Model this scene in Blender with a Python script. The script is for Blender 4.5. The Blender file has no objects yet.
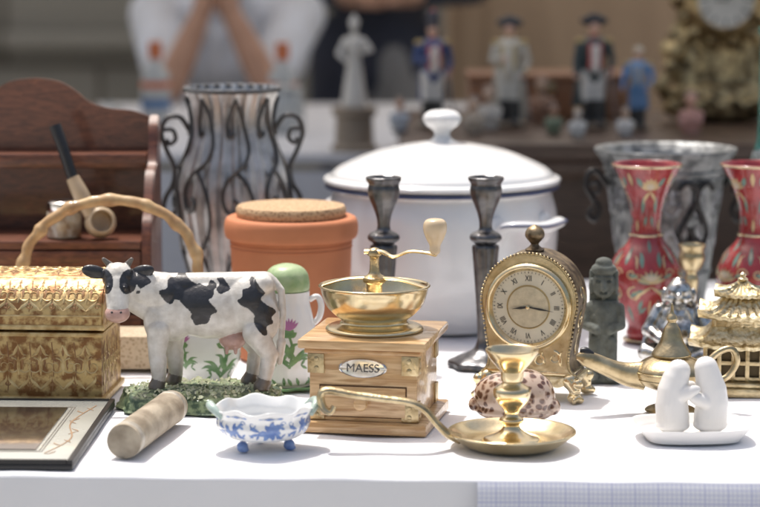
import bpy, bmesh, math, random
import numpy as np
from mathutils import Vector, Matrix, Euler
R=math.radians
random.seed(7)
sc=bpy.context.scene
sin,cos,pi=math.sin,math.cos,math.pi

# ------------------------------------------------------------ materials
def mat(name,col,rough=.5,metal=0,var=.12,vscale=25,bump=0,bscale=120,coat=0,col2=None,attr=False,trans=0,rvar=.08,detail=4,thr=None,emis=None):
    m=bpy.data.materials.new(name); m.use_nodes=True
    nt=m.node_tree; N=nt.nodes; L=nt.links
    b=N['Principled BSDF']
    b.inputs['Roughness'].default_value=rough; b.inputs['Metallic'].default_value=metal
    b.inputs['Coat Weight'].default_value=coat; b.inputs['Coat Roughness'].default_value=.08
    b.inputs['Transmission Weight'].default_value=trans
    tc=N.new('ShaderNodeTexCoord')
    nz=N.new('ShaderNodeTexNoise'); nz.inputs['Scale'].default_value=vscale; nz.inputs['Detail'].default_value=detail
    L.new(tc.outputs['Object'],nz.inputs['Vector'])
    rp=N.new('ShaderNodeValToRGB'); L.new(nz.outputs['Fac'],rp.inputs['Fac'])
    a,c=(thr if thr else (.3,.7))
    rp.color_ramp.elements[0].position=a; rp.color_ramp.elements[1].position=c
    mx=N.new('ShaderNodeMix'); mx.data_type='RGBA'; L.new(rp.outputs['Color'],mx.inputs['Factor'])
    if attr:
        at=N.new('ShaderNodeAttribute'); at.attribute_name='Col'
        L.new(at.outputs['Color'],mx.inputs[7])
        m2=N.new('ShaderNodeMix'); m2.data_type='RGBA'; m2.blend_type='MULTIPLY'; m2.inputs['Factor'].default_value=1
        L.new(at.outputs['Color'],m2.inputs[6]); k=1-var*2; m2.inputs[7].default_value=(k,k*.97,k*.93,1)
        L.new(m2.outputs[2],mx.inputs[6])
    else:
        if col2 is None: col2=[x*(1-var*2) for x in col]
        mx.inputs[6].default_value=(*col2,1); mx.inputs[7].default_value=(*col,1)
    L.new(mx.outputs[2],b.inputs['Base Color'])
    n2=N.new('ShaderNodeTexNoise'); n2.inputs['Scale'].default_value=bscale; n2.inputs['Detail'].default_value=5
    L.new(tc.outputs['Object'],n2.inputs['Vector'])
    mr=N.new('ShaderNodeMapRange'); mr.inputs[3].default_value=max(.02,rough-rvar); mr.inputs[4].default_value=min(1,rough+rvar*1.5)
    L.new(nz.outputs['Fac'],mr.inputs[0]); L.new(mr.outputs[0],b.inputs['Roughness'])
    if bump:
        bp=N.new('ShaderNodeBump'); bp.inputs['Strength'].default_value=bump; bp.inputs['Distance'].default_value=.002
        L.new(n2.outputs['Fac'],bp.inputs['Height']); L.new(bp.outputs['Normal'],b.inputs['Normal'])
    return m
def wood(name,c1,c2,rough=.4,stretch=(1,12,12),scale=14,coat=.2,bump=.15,pos=(.35,.68)):
    m=mat(name,c1,rough,coat=coat); nt=m.node_tree;N=nt.nodes;L=nt.links
    b=N['Principled BSDF']; tc=[n for n in N if n.type=='TEX_COORD'][0]
    mp=N.new('ShaderNodeMapping'); mp.inputs['Scale'].default_value=stretch; L.new(tc.outputs['Object'],mp.inputs['Vector'])
    nz=N.new('ShaderNodeTexNoise'); nz.inputs['Scale'].default_value=scale; nz.inputs['Detail'].default_value=8; nz.inputs['Distortion'].default_value=1.2
    L.new(mp.outputs[0],nz.inputs['Vector'])
    rp=N.new('ShaderNodeValToRGB'); rp.color_ramp.elements[0].position=pos[0]; rp.color_ramp.elements[1].position=pos[1]
    rp.color_ramp.elements[0].color=(*c2,1); rp.color_ramp.elements[1].color=(*c1,1)
    L.new(nz.outputs['Fac'],rp.inputs['Fac']); L.new(rp.outputs['Color'],b.inputs['Base Color'])
    bp=N.new('ShaderNodeBump'); bp.inputs['Strength'].default_value=bump; bp.inputs['Distance'].default_value=.001
    L.new(nz.outputs['Fac'],bp.inputs['Height']); L.new(bp.outputs['Normal'],b.inputs['Normal'])
    return m
def voro(name,c1,c2,scale,lo,hi,rough=.3,metal=0,coat=.5,bump=0,randm=1,feature='F1'):
    m=mat(name,c1,rough,metal,coat=coat); nt=m.node_tree;N=nt.nodes;L=nt.links
    b=N['Principled BSDF']; tc=[n for n in N if n.type=='TEX_COORD'][0]
    v=N.new('ShaderNodeTexVoronoi'); v.inputs['Scale'].default_value=scale; v.feature=feature; v.inputs['Randomness'].default_value=randm
    L.new(tc.outputs['Object'],v.inputs['Vector'])
    rp=N.new('ShaderNodeValToRGB'); rp.color_ramp.elements[0].position=lo; rp.color_ramp.elements[1].position=hi
    rp.color_ramp.elements[0].color=(*c2,1); rp.color_ramp.elements[1].color=(*c1,1)
    L.new(v.outputs['Distance'],rp.inputs['Fac']); L.new(rp.outputs['Color'],b.inputs['Base Color'])
    if bump:
        bp=N.new('ShaderNodeBump'); bp.inputs['Strength'].default_value=bump; bp.inputs['Distance'].default_value=.002
        L.new(v.outputs['Distance'],bp.inputs['Height']); L.new(bp.outputs['Normal'],b.inputs['Normal'])
    return m

BRASS=mat('brass',(.80,.68,.45),.2,1,col2=(.62,.49,.28),vscale=30,bump=.08,bscale=200)
BRASSD=mat('brass_aged',(.70,.58,.36),.3,1,col2=(.34,.25,.13),vscale=60,bump=.35,bscale=260)
BRASSO=mat('brass_ornate',(.74,.64,.42),.34,1,col2=(.34,.25,.12),vscale=150,bump=.75,bscale=240,thr=(.32,.55))
PEWTER=mat('pewter',(.34,.34,.36),.3,1,col2=(.16,.16,.17),vscale=40,bump=.1)
PEWD=mat('dark_pewter',(.21,.205,.205),.34,1,col2=(.08,.08,.085),vscale=60,bump=.25)
SILVER=mat('silver',(.86,.85,.83),.16,1,col2=(.5,.49,.48),vscale=60)
WHITE=mat('white_enamel',(.81,.81,.80),.18,var=.02,coat=.4)
PORC=mat('porcelain',(.83,.83,.81),.15,var=.03,coat=.5)
MATTEW=mat('white_ceramic',(.80,.78,.75),.35,var=.02,coat=.25)
TERRA=mat('terracotta',(.62,.235,.11),.75,col2=(.49,.175,.075),vscale=12,bump=.15)
CORK=voro('cork',(.56,.38,.22),(.30,.17,.085),260,.15,.5,rough=.9,coat=0,bump=.4)
BLACK=mat('black_paint',(.02,.02,.022),.35)
IRON=mat('wrought_iron',(.05,.047,.045),.45,.7,bump=.2)
WOODD=wood('mahogany',(.21,.072,.034),(.085,.027,.014),stretch=(3,14,14),coat=.4)
WOODL=wood('pine_varnished',(.74,.50,.26),(.47,.26,.10),stretch=(1.6,14,18),scale=8,coat=.5,rough=.3,pos=(.38,.6))
WOODB=wood('bench_wood',(.12,.07,.045),(.055,.032,.02),coat=.1)
BAMBOO=mat('bamboo',(.64,.44,.22),.45,col2=(.32,.16,.06),vscale=35,bump=.2,coat=.3)
ATTR=mat('painted',(1,1,1),.4,attr=True,var=.1,vscale=60,coat=.15,bump=.12,bscale=150)
ATTRG=mat('painted_iron',(1,1,1),.36,attr=True,var=.14,vscale=90,coat=.35,bump=.4,bscale=190)
CLOTHM=mat('clothing',(1,1,1),.85,attr=True,var=.08,vscale=15)
SKINM=mat('skin',(1,1,1),.55,attr=True,var=.06,vscale=30)

# ------------------------------------------------------------ geometry helpers
def mk(name,verts,faces,m=None,smooth=True,ang=38):
    me=bpy.data.meshes.new(name); me.from_pydata([tuple(v) for v in verts],[],faces); me.update()
    bm=bmesh.new(); bm.from_mesh(me); bmesh.ops.recalc_face_normals(bm,faces=bm.faces); bm.to_mesh(me); bm.free()
    o=bpy.data.objects.new(name,me); sc.collection.objects.link(o)
    if m: me.materials.append(m)
    if smooth:
        me.polygons.foreach_set('use_smooth',[True]*len(me.polygons))
        try: me.set_sharp_from_angle(angle=R(ang))
        except Exception: pass
    return o
def spline(P,n=6,closed=False):
    P=[tuple(p) for p in P]; out=[]; k=len(P)
    if k<3 or n<=1: return P
    rng=range(k if closed else k-1)
    for i in rng:
        g=lambda j:(P[j%k] if closed else P[max(0,min(k-1,j))])
        p0,p1,p2,p3=g(i-1),g(i),g(i+1),g(i+2)
        for j in range(n):
            t=j/n
            out.append(tuple(.5*((2*b)+(-a+c)*t+(2*a-5*b+4*c-d)*t*t+(-a+3*b-3*c+d)*t**3) for a,b,c,d in zip(p0,p1,p2,p3)))
    if not closed: out.append(P[-1])
    return out
def lathe(name,prof,m,seg=64,sm=6,ribs=None,rfn=None,sx=1,sy=1):
    pr=spline(prof,sm) if sm>1 else prof
    V=[];rings=[]
    for r,z in pr:
        r=max(r,0)
        if r<2e-5: rings.append([len(V)]); V.append((0,0,z)); continue
        ring=[]
        for i in range(seg):
            th=2*pi*i/seg; rr=r; zz=z
            if ribs: rr=r+ribs[1]*cos(ribs[0]*th)*min(1,r/.02)
            if rfn: rr,zz=rfn(r,z,th)
            ring.append(len(V)); V.append((rr*sin(th)*sx,-rr*cos(th)*sy,zz))
        rings.append(ring)
    F=[]
    for a,b in zip(rings,rings[1:]):
        if len(a)==1 and len(b)==1: continue
        for i in range(seg):
            j=(i+1)%seg
            if len(a)==1: F.append((a[0],b[j],b[i]))
            elif len(b)==1: F.append((a[i],a[j],b[0]))
            else: F.append((a[i],a[j],b[j],b[i]))
    if len(rings[0])>1: F.append(tuple(reversed(rings[0])))
    return mk(name,V,F,m)
def tube(name,pts,rad,m,seg=10,sm=6,flat=1,up=(0,1,0),closed=False):
    if isinstance(rad,(int,float)): rad=[rad]*len(pts)
    P=spline([(*p,r) for p,r in zip(pts,rad)],sm,closed)
    C=[Vector(p[:3]) for p in P]; Rr=[max(p[3],1e-4) for p in P]; n=len(C)
    V=[];F=[];upv=Vector(up).normalized(); last=None
    for i in range(n):
        a=C[(i-1)%n] if (closed or i>0) else C[i]; b=C[(i+1)%n] if (closed or i<n-1) else C[i]
        t=(b-a); t=t.normalized() if t.length>1e-9 else Vector((0,0,1))
        s=t.cross(upv)
        if s.length<.15: s=(last-t*last.dot(t)) if last else t.orthogonal()
        s.normalize()
        if last and s.dot(last)<0 and flat==1: s=-s
        last=s; w=s.cross(t).normalized()
        for k in range(seg):
            th=2*pi*k/seg
            V.append(C[i]+s*(Rr[i]*cos(th))+w*(Rr[i]*flat*sin(th)))
    for i in range(n if closed else n-1):
        j=(i+1)%n
        for k in range(seg):
            l=(k+1)%seg; F.append((i*seg+k,i*seg+l,j*seg+l,j*seg+k))
    if not closed:
        F.append(tuple(range(seg))); F.append(tuple((n-1)*seg+k for k in range(seg)))
    return mk(name,V,F,m)
def xform(o,loc=(0,0,0),rot=(0,0,0)):
    M=Matrix.Translation(loc)@Euler([R(a) for a in rot]).to_matrix().to_4x4()
    o.data.transform(M); return o
def box(name,size,c,m,bev=.002,rot=None,seg=2):
    bm=bmesh.new(); bmesh.ops.create_cube(bm,size=1); bmesh.ops.scale(bm,vec=size,verts=bm.verts)
    if bev: bmesh.ops.bevel(bm,geom=bm.edges,offset=bev,segments=seg,affect='EDGES',profile=.6)
    me=bpy.data.meshes.new(name); bm.to_mesh(me); bm.free()
    o=bpy.data.objects.new(name,me); sc.collection.objects.link(o); me.materials.append(m)
    me.polygons.foreach_set('use_smooth',[True]*len(me.polygons)); me.set_sharp_from_angle(angle=R(40))
    xform(o,c,rot or (0,0,0)); return o
def prism(name,outline,depth,m,plane='xz',bev=.0015,off=0):
    bm=bmesh.new(); vs=[]
    for a,b in outline:
        if plane=='xz': vs.append(bm.verts.new((a,off-depth/2,b)))
        elif plane=='yz': vs.append(bm.verts.new((off-depth/2,a,b)))
        else: vs.append(bm.verts.new((a,b,off-depth/2)))
    f=bm.faces.new(vs); r=bmesh.ops.extrude_face_region(bm,geom=[f])
    d={'xz':(0,depth,0),'yz':(depth,0,0),'xy':(0,0,depth)}[plane]
    bmesh.ops.translate(bm,vec=d,verts=[v for v in r['geom'] if isinstance(v,bmesh.types.BMVert)])
    bmesh.ops.recalc_face_normals(bm,faces=bm.faces)
    if bev:
        es=[e for e in bm.edges if len(e.link_faces)==2 and any(len(g.verts)>4 for g in e.link_faces)]
        bmesh.ops.bevel(bm,geom=es,offset=bev,segments=2,affect='EDGES')
    me=bpy.data.meshes.new(name); bm.to_mesh(me); bm.free()
    o=bpy.data.objects.new(name,me); sc.collection.objects.link(o); me.materials.append(m)
    me.polygons.foreach_set('use_smooth',[True]*len(me.polygons)); me.set_sharp_from_angle(angle=R(35))
    return o
def group(name,loc,parts,rot=0):
    e=bpy.data.objects.new(name,None); sc.collection.objects.link(e); e.empty_display_size=.05
    e.location=loc; e.rotation_euler=(0,0,R(rot))
    for p in parts: p.parent=e
    return e
def strokes(name,S,mapf,m,h=.0004):
    V=[];F=[]
    for pts,wd in S:
        P=spline([(p[0],p[1],w) for p,w in zip(pts,wd)],6)
        n=len(P); base=len(V)
        for i,(x,y,w) in enumerate(P):
            a=P[max(0,i-1)];b=P[min(n-1,i+1)]
            tx,ty=b[0]-a[0],b[1]-a[1]; l=math.hypot(tx,ty) or 1; nx,ny=-ty/l,tx/l; w=max(w,1e-5)
            V+= [mapf(x+nx*w,y+ny*w,h*.6),mapf(x,y,h*1.5),mapf(x-nx*w,y-ny*w,h*.6)]
        for i in range(n-1):
            k=base+i*3; F+=[(k,k+1,k+4,k+3),(k+1,k+2,k+5,k+4)]
    return mk(name,V,F,m)
def lathemap(outer,rref,th0=0):
    pr=spline(outer,6); zs=np.array([p[1] for p in pr]); rs=np.array([p[0] for p in pr]); o=np.argsort(zs); zs=zs[o]; rs=rs[o]
    def f(u,v,h):
        r=float(np.interp(v,zs,rs))+h; th=u/rref+th0
        return (r*sin(th),-r*cos(th),v)
    return f
def leaf(x,y,a,l,w,bend=0):
    dx,dy=cos(a),sin(a); nx,ny=-dy,dx
    return ([(x,y),(x+dx*l*.4+nx*bend*.6,y+dy*l*.4+ny*bend*.6),(x+dx*l*.75+nx*bend,y+dy*l*.75+ny*bend),(x+dx*l,y+dy*l)],[w*.25,w,w*.7,w*.05])
def curl(x,y,a,r,turns=1.1,w=.001,sgn=1,n=12):
    P=[];W=[]
    for i in range(n+1):
        t=i/n; rr=r*(1-.8*t); th=a+sgn*t*turns*2*pi
        P.append((x+rr*cos(th),y+rr*sin(th))); W.append(w*(1-.5*t))
    return (P,W)
def text(name,body,size,ext,m):
    cu=bpy.data.curves.new(name,'FONT'); cu.body=body; cu.size=size; cu.extrude=ext; cu.align_x='CENTER'; cu.align_y='CENTER'
    o=bpy.data.objects.new(name+'_t',cu); sc.collection.objects.link(o)
    dg=bpy.context.evaluated_depsgraph_get(); me=bpy.data.meshes.new_from_object(o.evaluated_get(dg))
    bpy.data.objects.remove(o); ob=bpy.data.objects.new(name,me); sc.collection.objects.link(ob)
    me.materials.clear(); me.materials.append(m); return ob
def ringtube(name,z,r,w,m,n=24,cx=0,cy=0): return tube(name,[(cx+r*cos(a),cy+r*sin(a),z) for a in [2*pi*k/n for k in range(n)]],w,m,seg=8,sm=3,closed=True,up=(0,0,1))

def E(c,r,col=(.8,.8,.8),rot=(0,0,0)):
    if isinstance(r,(int,float)): r=(r,r,r)
    return ('e',Vector(c),Vector(r),Euler([R(a) for a in rot]).to_matrix(),col)
def C(a,b,r0,r1,col=(.8,.8,.8)): return ('c',Vector(a),Vector(b),r0,r1,col)
def chain(P,Rr,col): return [C(P[i],P[i+1],Rr[i],Rr[i+1],col) for i in range(len(P)-1)]
def blob(name,items,voxel,m,smooth=4,colfn=None,scale=1,S=28,Q=18):
    V=[];F=[]
    def sph(c,r,M):
        b=len(V)
        for i in range(1,Q):
            ph=pi*i/Q
            for j in range(S):
                th=2*pi*j/S
                V.append(c+M@Vector((r[0]*sin(ph)*cos(th),r[1]*sin(ph)*sin(th),r[2]*cos(ph))))
        t=len(V);V.append(c+M@Vector((0,0,r[2])));V.append(c+M@Vector((0,0,-r[2])))
        for i in range(Q-2):
            for j in range(S):
                k=(j+1)%S; F.append((b+i*S+j,b+(i+1)*S+j,b+(i+1)*S+k,b+i*S+k))
        for j in range(S):
            k=(j+1)%S; F.append((t,b+j,b+k)); F.append((t+1,b+(Q-2)*S+k,b+(Q-2)*S+j))
    I=Matrix.Identity(3)
    for it in items:
        if it[0]=='e': sph(it[1],it[2],it[3])
        else:
            a,b_,r0,r1=it[1:5]; sph(a,(r0,)*3,I); sph(b_,(r1,)*3,I)
            d=(b_-a)
            if d.length<1e-6: continue
            q=d.to_track_quat('Z','Y').to_matrix(); k0=len(V)
            for c,r in ((a,r0),(b_,r1)):
                for j in range(S):
                    th=2*pi*j/S; V.append(c+q@Vector((r*cos(th),r*sin(th),0)))
            for j in range(S):
                k=(j+1)%S; F.append((k0+j,k0+k,k0+S+k,k0+S+j))
            F.append(tuple(k0+j for j in reversed(range(S)))); F.append(tuple(k0+S+j for j in range(S)))
    me=bpy.data.meshes.new(name); me.from_pydata([tuple(v*scale) for v in V],[],F); me.update()
    o=bpy.data.objects.new(name+'_tmp',me); sc.collection.objects.link(o)
    md=o.modifiers.new('r','REMESH'); md.mode='VOXEL'; md.voxel_size=voxel
    if smooth:
        s=o.modifiers.new('s','SMOOTH'); s.factor=.5; s.iterations=smooth
    dg=bpy.context.evaluated_depsgraph_get(); me2=bpy.data.meshes.new_from_object(o.evaluated_get(dg))
    bpy.data.objects.remove(o); me2.name=name
    ob=bpy.data.objects.new(name,me2); sc.collection.objects.link(ob)
    me2.materials.clear(); me2.materials.append(m)
    n=len(me2.vertices); me2.polygons.foreach_set('use_smooth',[True]*len(me2.polygons))
    co=np.empty(n*3); me2.vertices.foreach_get('co',co); co=co.reshape(-1,3)/scale
    best=np.full(n,1e9); col=np.ones((n,4))
    for it in items:
        if it[0]=='e':
            M=np.array(it[3]); q=(co-np.array(it[1]))@M; r=np.array(it[2])
            d=(np.linalg.norm(q/r,axis=1)-1)*r.min(); cc=it[4]
        else:
            a=np.array(it[1]);b_=np.array(it[2]); dd=b_-a; t=np.clip(((co-a)@dd)/max(dd@dd,1e-12),0,1)
            d=np.linalg.norm(co-a-t[:,None]*dd,axis=1)-(it[3]+(it[4]-it[3])*t); cc=it[5]
        k=d<best; best[k]=d[k]; col[k,:3]=cc
    if colfn is not None: col=colfn(co,col)
    at=me2.color_attributes.new('Col','FLOAT_COLOR','POINT'); at.data.foreach_set('color',col.astype(np.float32).ravel())
    return ob

# ============================================================ SETTING
def ground():
    m=voro('paving',(.46,.44,.40),(.25,.235,.21),2.2,.0,.06,rough=.9,coat=0,feature='DISTANCE_TO_EDGE')
    s=120; mk('ground',[(-s,-s,-.75),(s,-s,-.75),(s,s,-.75),(-s,s,-.75)],[(0,1,2,3)],m,False)
ground()

CLOTH=mat('tablecloth',(.83,.835,.86),.8,var=.02,vscale=8,bump=.12,bscale=500)
def yfront(x): return 2.300-.04*x
def table():
    V=[];nx=160; xs=[-1.5+3.0*i/nx for i in range(nx+1)]
    rows=[]
    for j in range(61): rows.append(('t',j/60))
    for j in range(1,7): rows.append(('e',j/6))
    for j in range(1,25): rows.append(('d',j/24))
    def wr(x,y): return .0009*sin(x*23+3*sin(y*9))*sin(y*31+2*sin(x*7))+.0006*sin(x*61+y*40)
    for k,t in rows:
        for x in xs:
            yf=yfront(x); fold=.006*sin(x*14+1.3*sin(x*5))+.003*sin(x*37)
            if k=='t': y=3.6+(yf-3.6)*t; z=wr(x,y)-.0012
            elif k=='e': a=t*pi/2; y=yf-.004*sin(a); z=-.004*(1-cos(a))-.0012+wr(x,y)*(1-t)
            else: y=yf-.004-fold*t-.01*t+.004*min(1,t*20); z=-.0052-.62*t
            V.append((x,y,z))
    F=[(j*(nx+1)+i,j*(nx+1)+i+1,(j+1)*(nx+1)+i+1,(j+1)*(nx+1)+i) for j in range(len(rows)-1) for i in range(nx)]
    cl=mk('tablecloth',V,F,CLOTH)
    parts=[cl,box('board',(2.90,1.16,.02),(0,2.985,-.020),WOODB)]
    for x in (-1.3,1.3):
        for y in (2.5,3.45): parts.append(box('leg',(.05,.05,.70),(x,y,-.39),WOODB,.004))
    group('market_table',(0,0,0),parts)
table()
def gridsheet():
    m=mat('gridpaper',(.74,.75,.80),.35,var=.02,coat=.3); nt=m.node_tree;N=nt.nodes;L=nt.links;b=N['Principled BSDF']
    tc=[n for n in N if n.type=='TEX_COORD'][0]; sp=N.new('ShaderNodeSeparateXYZ'); L.new(tc.outputs['Object'],sp.inputs[0])
    fs=[]
    for ax in ('X','Z'):
        for per,w in ((.0045,.13),(.0225,.055)):
            d=N.new('ShaderNodeMath'); d.operation='DIVIDE'; L.new(sp.outputs[ax],d.inputs[0]); d.inputs[1].default_value=per
            f=N.new('ShaderNodeMath'); f.operation='FRACT'; L.new(d.outputs[0],f.inputs[0])
            l=N.new('ShaderNodeMath'); l.operation='LESS_THAN'; L.new(f.outputs[0],l.inputs[0]); l.inputs[1].default_value=w; fs.append(l)
    p=fs[0]
    for q in fs[1:]:
        a=N.new('ShaderNodeMath'); a.operation='MAXIMUM'; L.new(p.outputs[0],a.inputs[0]); L.new(q.outputs[0],a.inputs[1]); p=a
    mx=N.new('ShaderNodeMix'); mx.data_type='RGBA'; L.new(p.outputs[0],mx.inputs['Factor'])
    mx.inputs[6].default_value=(.76,.77,.82,1); mx.inputs[7].default_value=(.46,.48,.66,1); L.new(mx.outputs[2],b.inputs['Base Color'])
    V=[];n=60
    for i in range(n+1):
        x=.095+.9*i/n; yf=yfront(x)
        for (dy,z) in ((-.0045,-.003),(-.0095,-.012),(-.014,-.06),(-.021-.004*sin(x*14),-.2),(-.03-.005*sin(x*14),-.32)):
            V.append((x,yf+dy-.002+.0008*sin(x*50),z))
    F=[(i*5+j,i*5+j+1,(i+1)*5+j+1,(i+1)*5+j) for i in range(n) for j in range(4)]
    mk('grid_paper_sheet',V,F,m)
gridsheet()

def backdrop():
    m=mat('stone_wall_mat',(.30,.27,.23),.9,var=.2,vscale=3); nt=m.node_tree;N=nt.nodes;L=nt.links;b=N['Principled BSDF']
    tc=[n for n in N if n.type=='TEX_COORD'][0]; mp=N.new('ShaderNodeMapping'); mp.inputs['Rotation'].default_value=(R(90),0,0); L.new(tc.outputs['Object'],mp.inputs['Vector'])
    br=N.new('ShaderNodeTexBrick'); br.inputs['Scale'].default_value=1; br.inputs['Brick Width'].default_value=.7; br.inputs['Row Height'].default_value=.28; br.inputs['Mortar Size'].default_value=.012
    br.inputs['Color1'].default_value=(.26,.25,.225,1); br.inputs['Color2'].default_value=(.19,.185,.165,1); br.inputs['Mortar'].default_value=(.12,.105,.09,1)
    L.new(mp.outputs[0],br.inputs['Vector']); L.new(br.outputs['Color'],b.inputs['Base Color'])
    group('stone_wall',(0,0,0),[box('wall',(16,.3,4.0),(0,9.15,1.25),m,.01),box('plinth',(16,.12,.4),(0,8.94,-.545),m,.01),box('ledge',(16,.1,.06),(0,8.94,.10),m,.01)])
    tan=wood('tan_panel',(.42,.30,.20),(.35,.245,.16),stretch=(1,1,.2),scale=6,coat=0,rough=.6)
    parts=[box('body',(2.2,.5,1.95),(1.30,7.2,.225),tan,.01)]
    for i in range(2): parts.append(box('door',(1.06,.02,1.8),(.76+1.09*i,6.938,.24),tan,.008))
    for i in range(2): parts.append(box('door_panel',(.9,.012,1.55),(.76+1.09*i,6.92,.28),tan,.005))
    group('wooden_cabinet',(0,0,0),parts)
    aw=bpy.data.materials.new('canvas'); aw.use_nodes=True; nt=aw.node_tree; b=nt.nodes['Principled BSDF']; b.inputs['Base Color'].default_value=(.8,.77,.72,1); b.inputs['Roughness'].default_value=.9
    tr=nt.nodes.new('ShaderNodeBsdfTranslucent'); nz=nt.nodes.new('ShaderNodeTexNoise'); nz.inputs['Scale'].default_value=3
    rp=nt.nodes.new('ShaderNodeValToRGB'); rp.color_ramp.elements[0].color=(.76,.74,.70,1); rp.color_ramp.elements[1].color=(.86,.84,.81,1)
    nt.links.new(nz.outputs['Fac'],rp.inputs['Fac']); nt.links.new(rp.outputs['Color'],tr.inputs['Color'])
    ms=nt.nodes.new('ShaderNodeMixShader'); ms.inputs[0].default_value=.5
    nt.links.new(b.outputs[0],ms.inputs[1]); nt.links.new(tr.outputs[0],ms.inputs[2]); nt.links.new(ms.outputs[0],nt.nodes['Material Output'].inputs[0])
    V=[];n=20
    for i in range(n+1):
        x=-3+6*i/n
        for j in range(9):
            y=4.05+5*j/8; V.append((x,y,1.85+.06*sin(j*.8)+.02*cos(i*1.2)))
    F=[(i*9+j,i*9+j+1,(i+1)*9+j+1,(i+1)*9+j) for i in range(n) for j in range(8)]
    parts=[mk('canvas',V,F,aw)]
    for x in (-2.9,2.9):
        for y in (4.15,8.8): parts.append(box('pole',(.04,.04,2.60),(x,y,.55),IRON,.004))
    parts.append(box('valance',(6,.008,.16),(0,4.03,1.79),aw,.002))
    group('market_awning',(0,0,0),parts)
    wcl=mat('white_cloth_back',(.62,.62,.64),.85,var=.04)
    group('back_table',(0,0,0),[box('cloth_top',(.98,1.3,.02),(-.21,5.25,.084),wcl,.006),box('cloth_front',(.98,.02,.72),(-.21,4.612,-.30),wcl,.006),
        box('leg',(.05,.05,.8),(-.66,5.8,-.34),WOODB),box('leg',(.05,.05,.8),(.24,5.8,-.34),WOODB)])
    group('display_bench',(0,0,0),[box('top',(1.25,.75,.03),(.66,4.4,.152),WOODB,.004),box('front',(1.21,.03,.88),(.66,4.06,-.305),WOODB,.003),
        box('side',(.03,.68,.88),(.05,4.42,-.305),WOODB,.003),box('side',(.03,.68,.88),(1.27,4.42,-.305),WOODB,.003),
        box('moulding',(1.27,.02,.02),(.66,4.015,.125),WOODB,.004)])
    rust=wood('rust_wood',(.36,.17,.08),(.24,.10,.045),coat=.2)
    group('wooden_crate',(.32,4.62,.167),[box('crate_body',(.30,.16,.07),(0,0,.036),rust,.004),box('crate_lid',(.31,.17,.012),(0,0,.078),rust,.003),box('clasp',(.02,.006,.02),(0,-.086,.06),BRASSD,.001)])
    group('wooden_trunk',(-1.05,5.1,-.75),[box('trunk_body',(.8,.6,.82),(0,0,.41),WOODB,.01),box('trunk_lid',(.83,.63,.06),(0,0,.852),WOODB,.01),box('strap',(.05,.64,.83),(-.25,0,.42),IRON,.003),box('strap',(.05,.64,.83),(.25,0,.42),IRON,.003)])
backdrop()

# ============================================================ PEOPLE
SK=(.48,.28,.195)
def head_items(c,yaw=0,pitch=0,hair=(.05,.035,.025)):
    c=Vector(c); M=Euler((R(pitch),0,R(yaw))).to_matrix(); f=lambda x,y,z:c+M@Vector((x,y,z))
    it=[E(f(0,.01,.02),(.074,.092,.095),SK),E(f(0,-.02,-.05),(.055,.06,.06),SK),C(f(0,-.088,.01),f(0,-.108,-.022),.010,.014,SK),
        E(f(0,-.078,-.055),(.024,.012,.009),(.42,.17,.14)),E(f(0,-.068,-.092),(.022,.018,.018),SK),
        E(f(-.077,.01,-.005),(.01,.02,.032),SK),E(f(.077,.01,-.005),(.01,.02,.032),SK),
        E(f(-.03,-.078,.01),(.013,.008,.008),(.75,.74,.72)),E(f(.03,-.078,.01),(.013,.008,.008),(.75,.74,.72)),
        E(f(-.03,-.085,.01),(.0055,.004,.0055),(.03,.02,.015)),E(f(.03,-.085,.01),(.0055,.004,.0055),(.03,.02,.015)),
        C(f(-.045,-.082,.03),f(-.016,-.088,.032),.005,.005,hair),C(f(.045,-.082,.03),f(.016,-.088,.032),.005,.005,hair),
        E(f(0,.028,.045),(.082,.092,.088),hair)]
    return it
def hand_items(w,d,side,n,curl_dir,s=1):
    w=Vector(w);d=Vector(d).normalized();t=Vector(side);t=(t-d*t.dot(d)).normalized();c=Vector(curl_dir).normalized()
    it=[C(w,w+d*.03,.024,.026,SK),E(w+d*.055,(.03,.03,.03),SK)]
    for k in (-1,-.33,.33,1):
        it.append(C(w+d*.03+t*k*.018,w+d*.088+t*k*.026,.016,.0115,SK))
    for i,(k,l) in enumerate(((-1,.78),(-.33,.97),(.33,1.04),(1,.92))):
        a=w+d*.088+t*k*.027; b=a+(d*.7+c*.7).normalized()*.042*l; e=b+(c*.95+d*.05).normalized()*.03*l; g=e+(c*.7-d*.7).normalized()*.022*l
        it+=chain([a,b,e,g],[.0105,.0095,.0088,.0075],SK)
    a=w+d*.025+t*.024; b=a+(t*.8+d*.7+c*.3).normalized()*.042; e=b+(d*.7+c*.7).normalized()*.032
    it+=chain([a,b,e],[.0135,.0115,.0085],SK)
    return it
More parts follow.
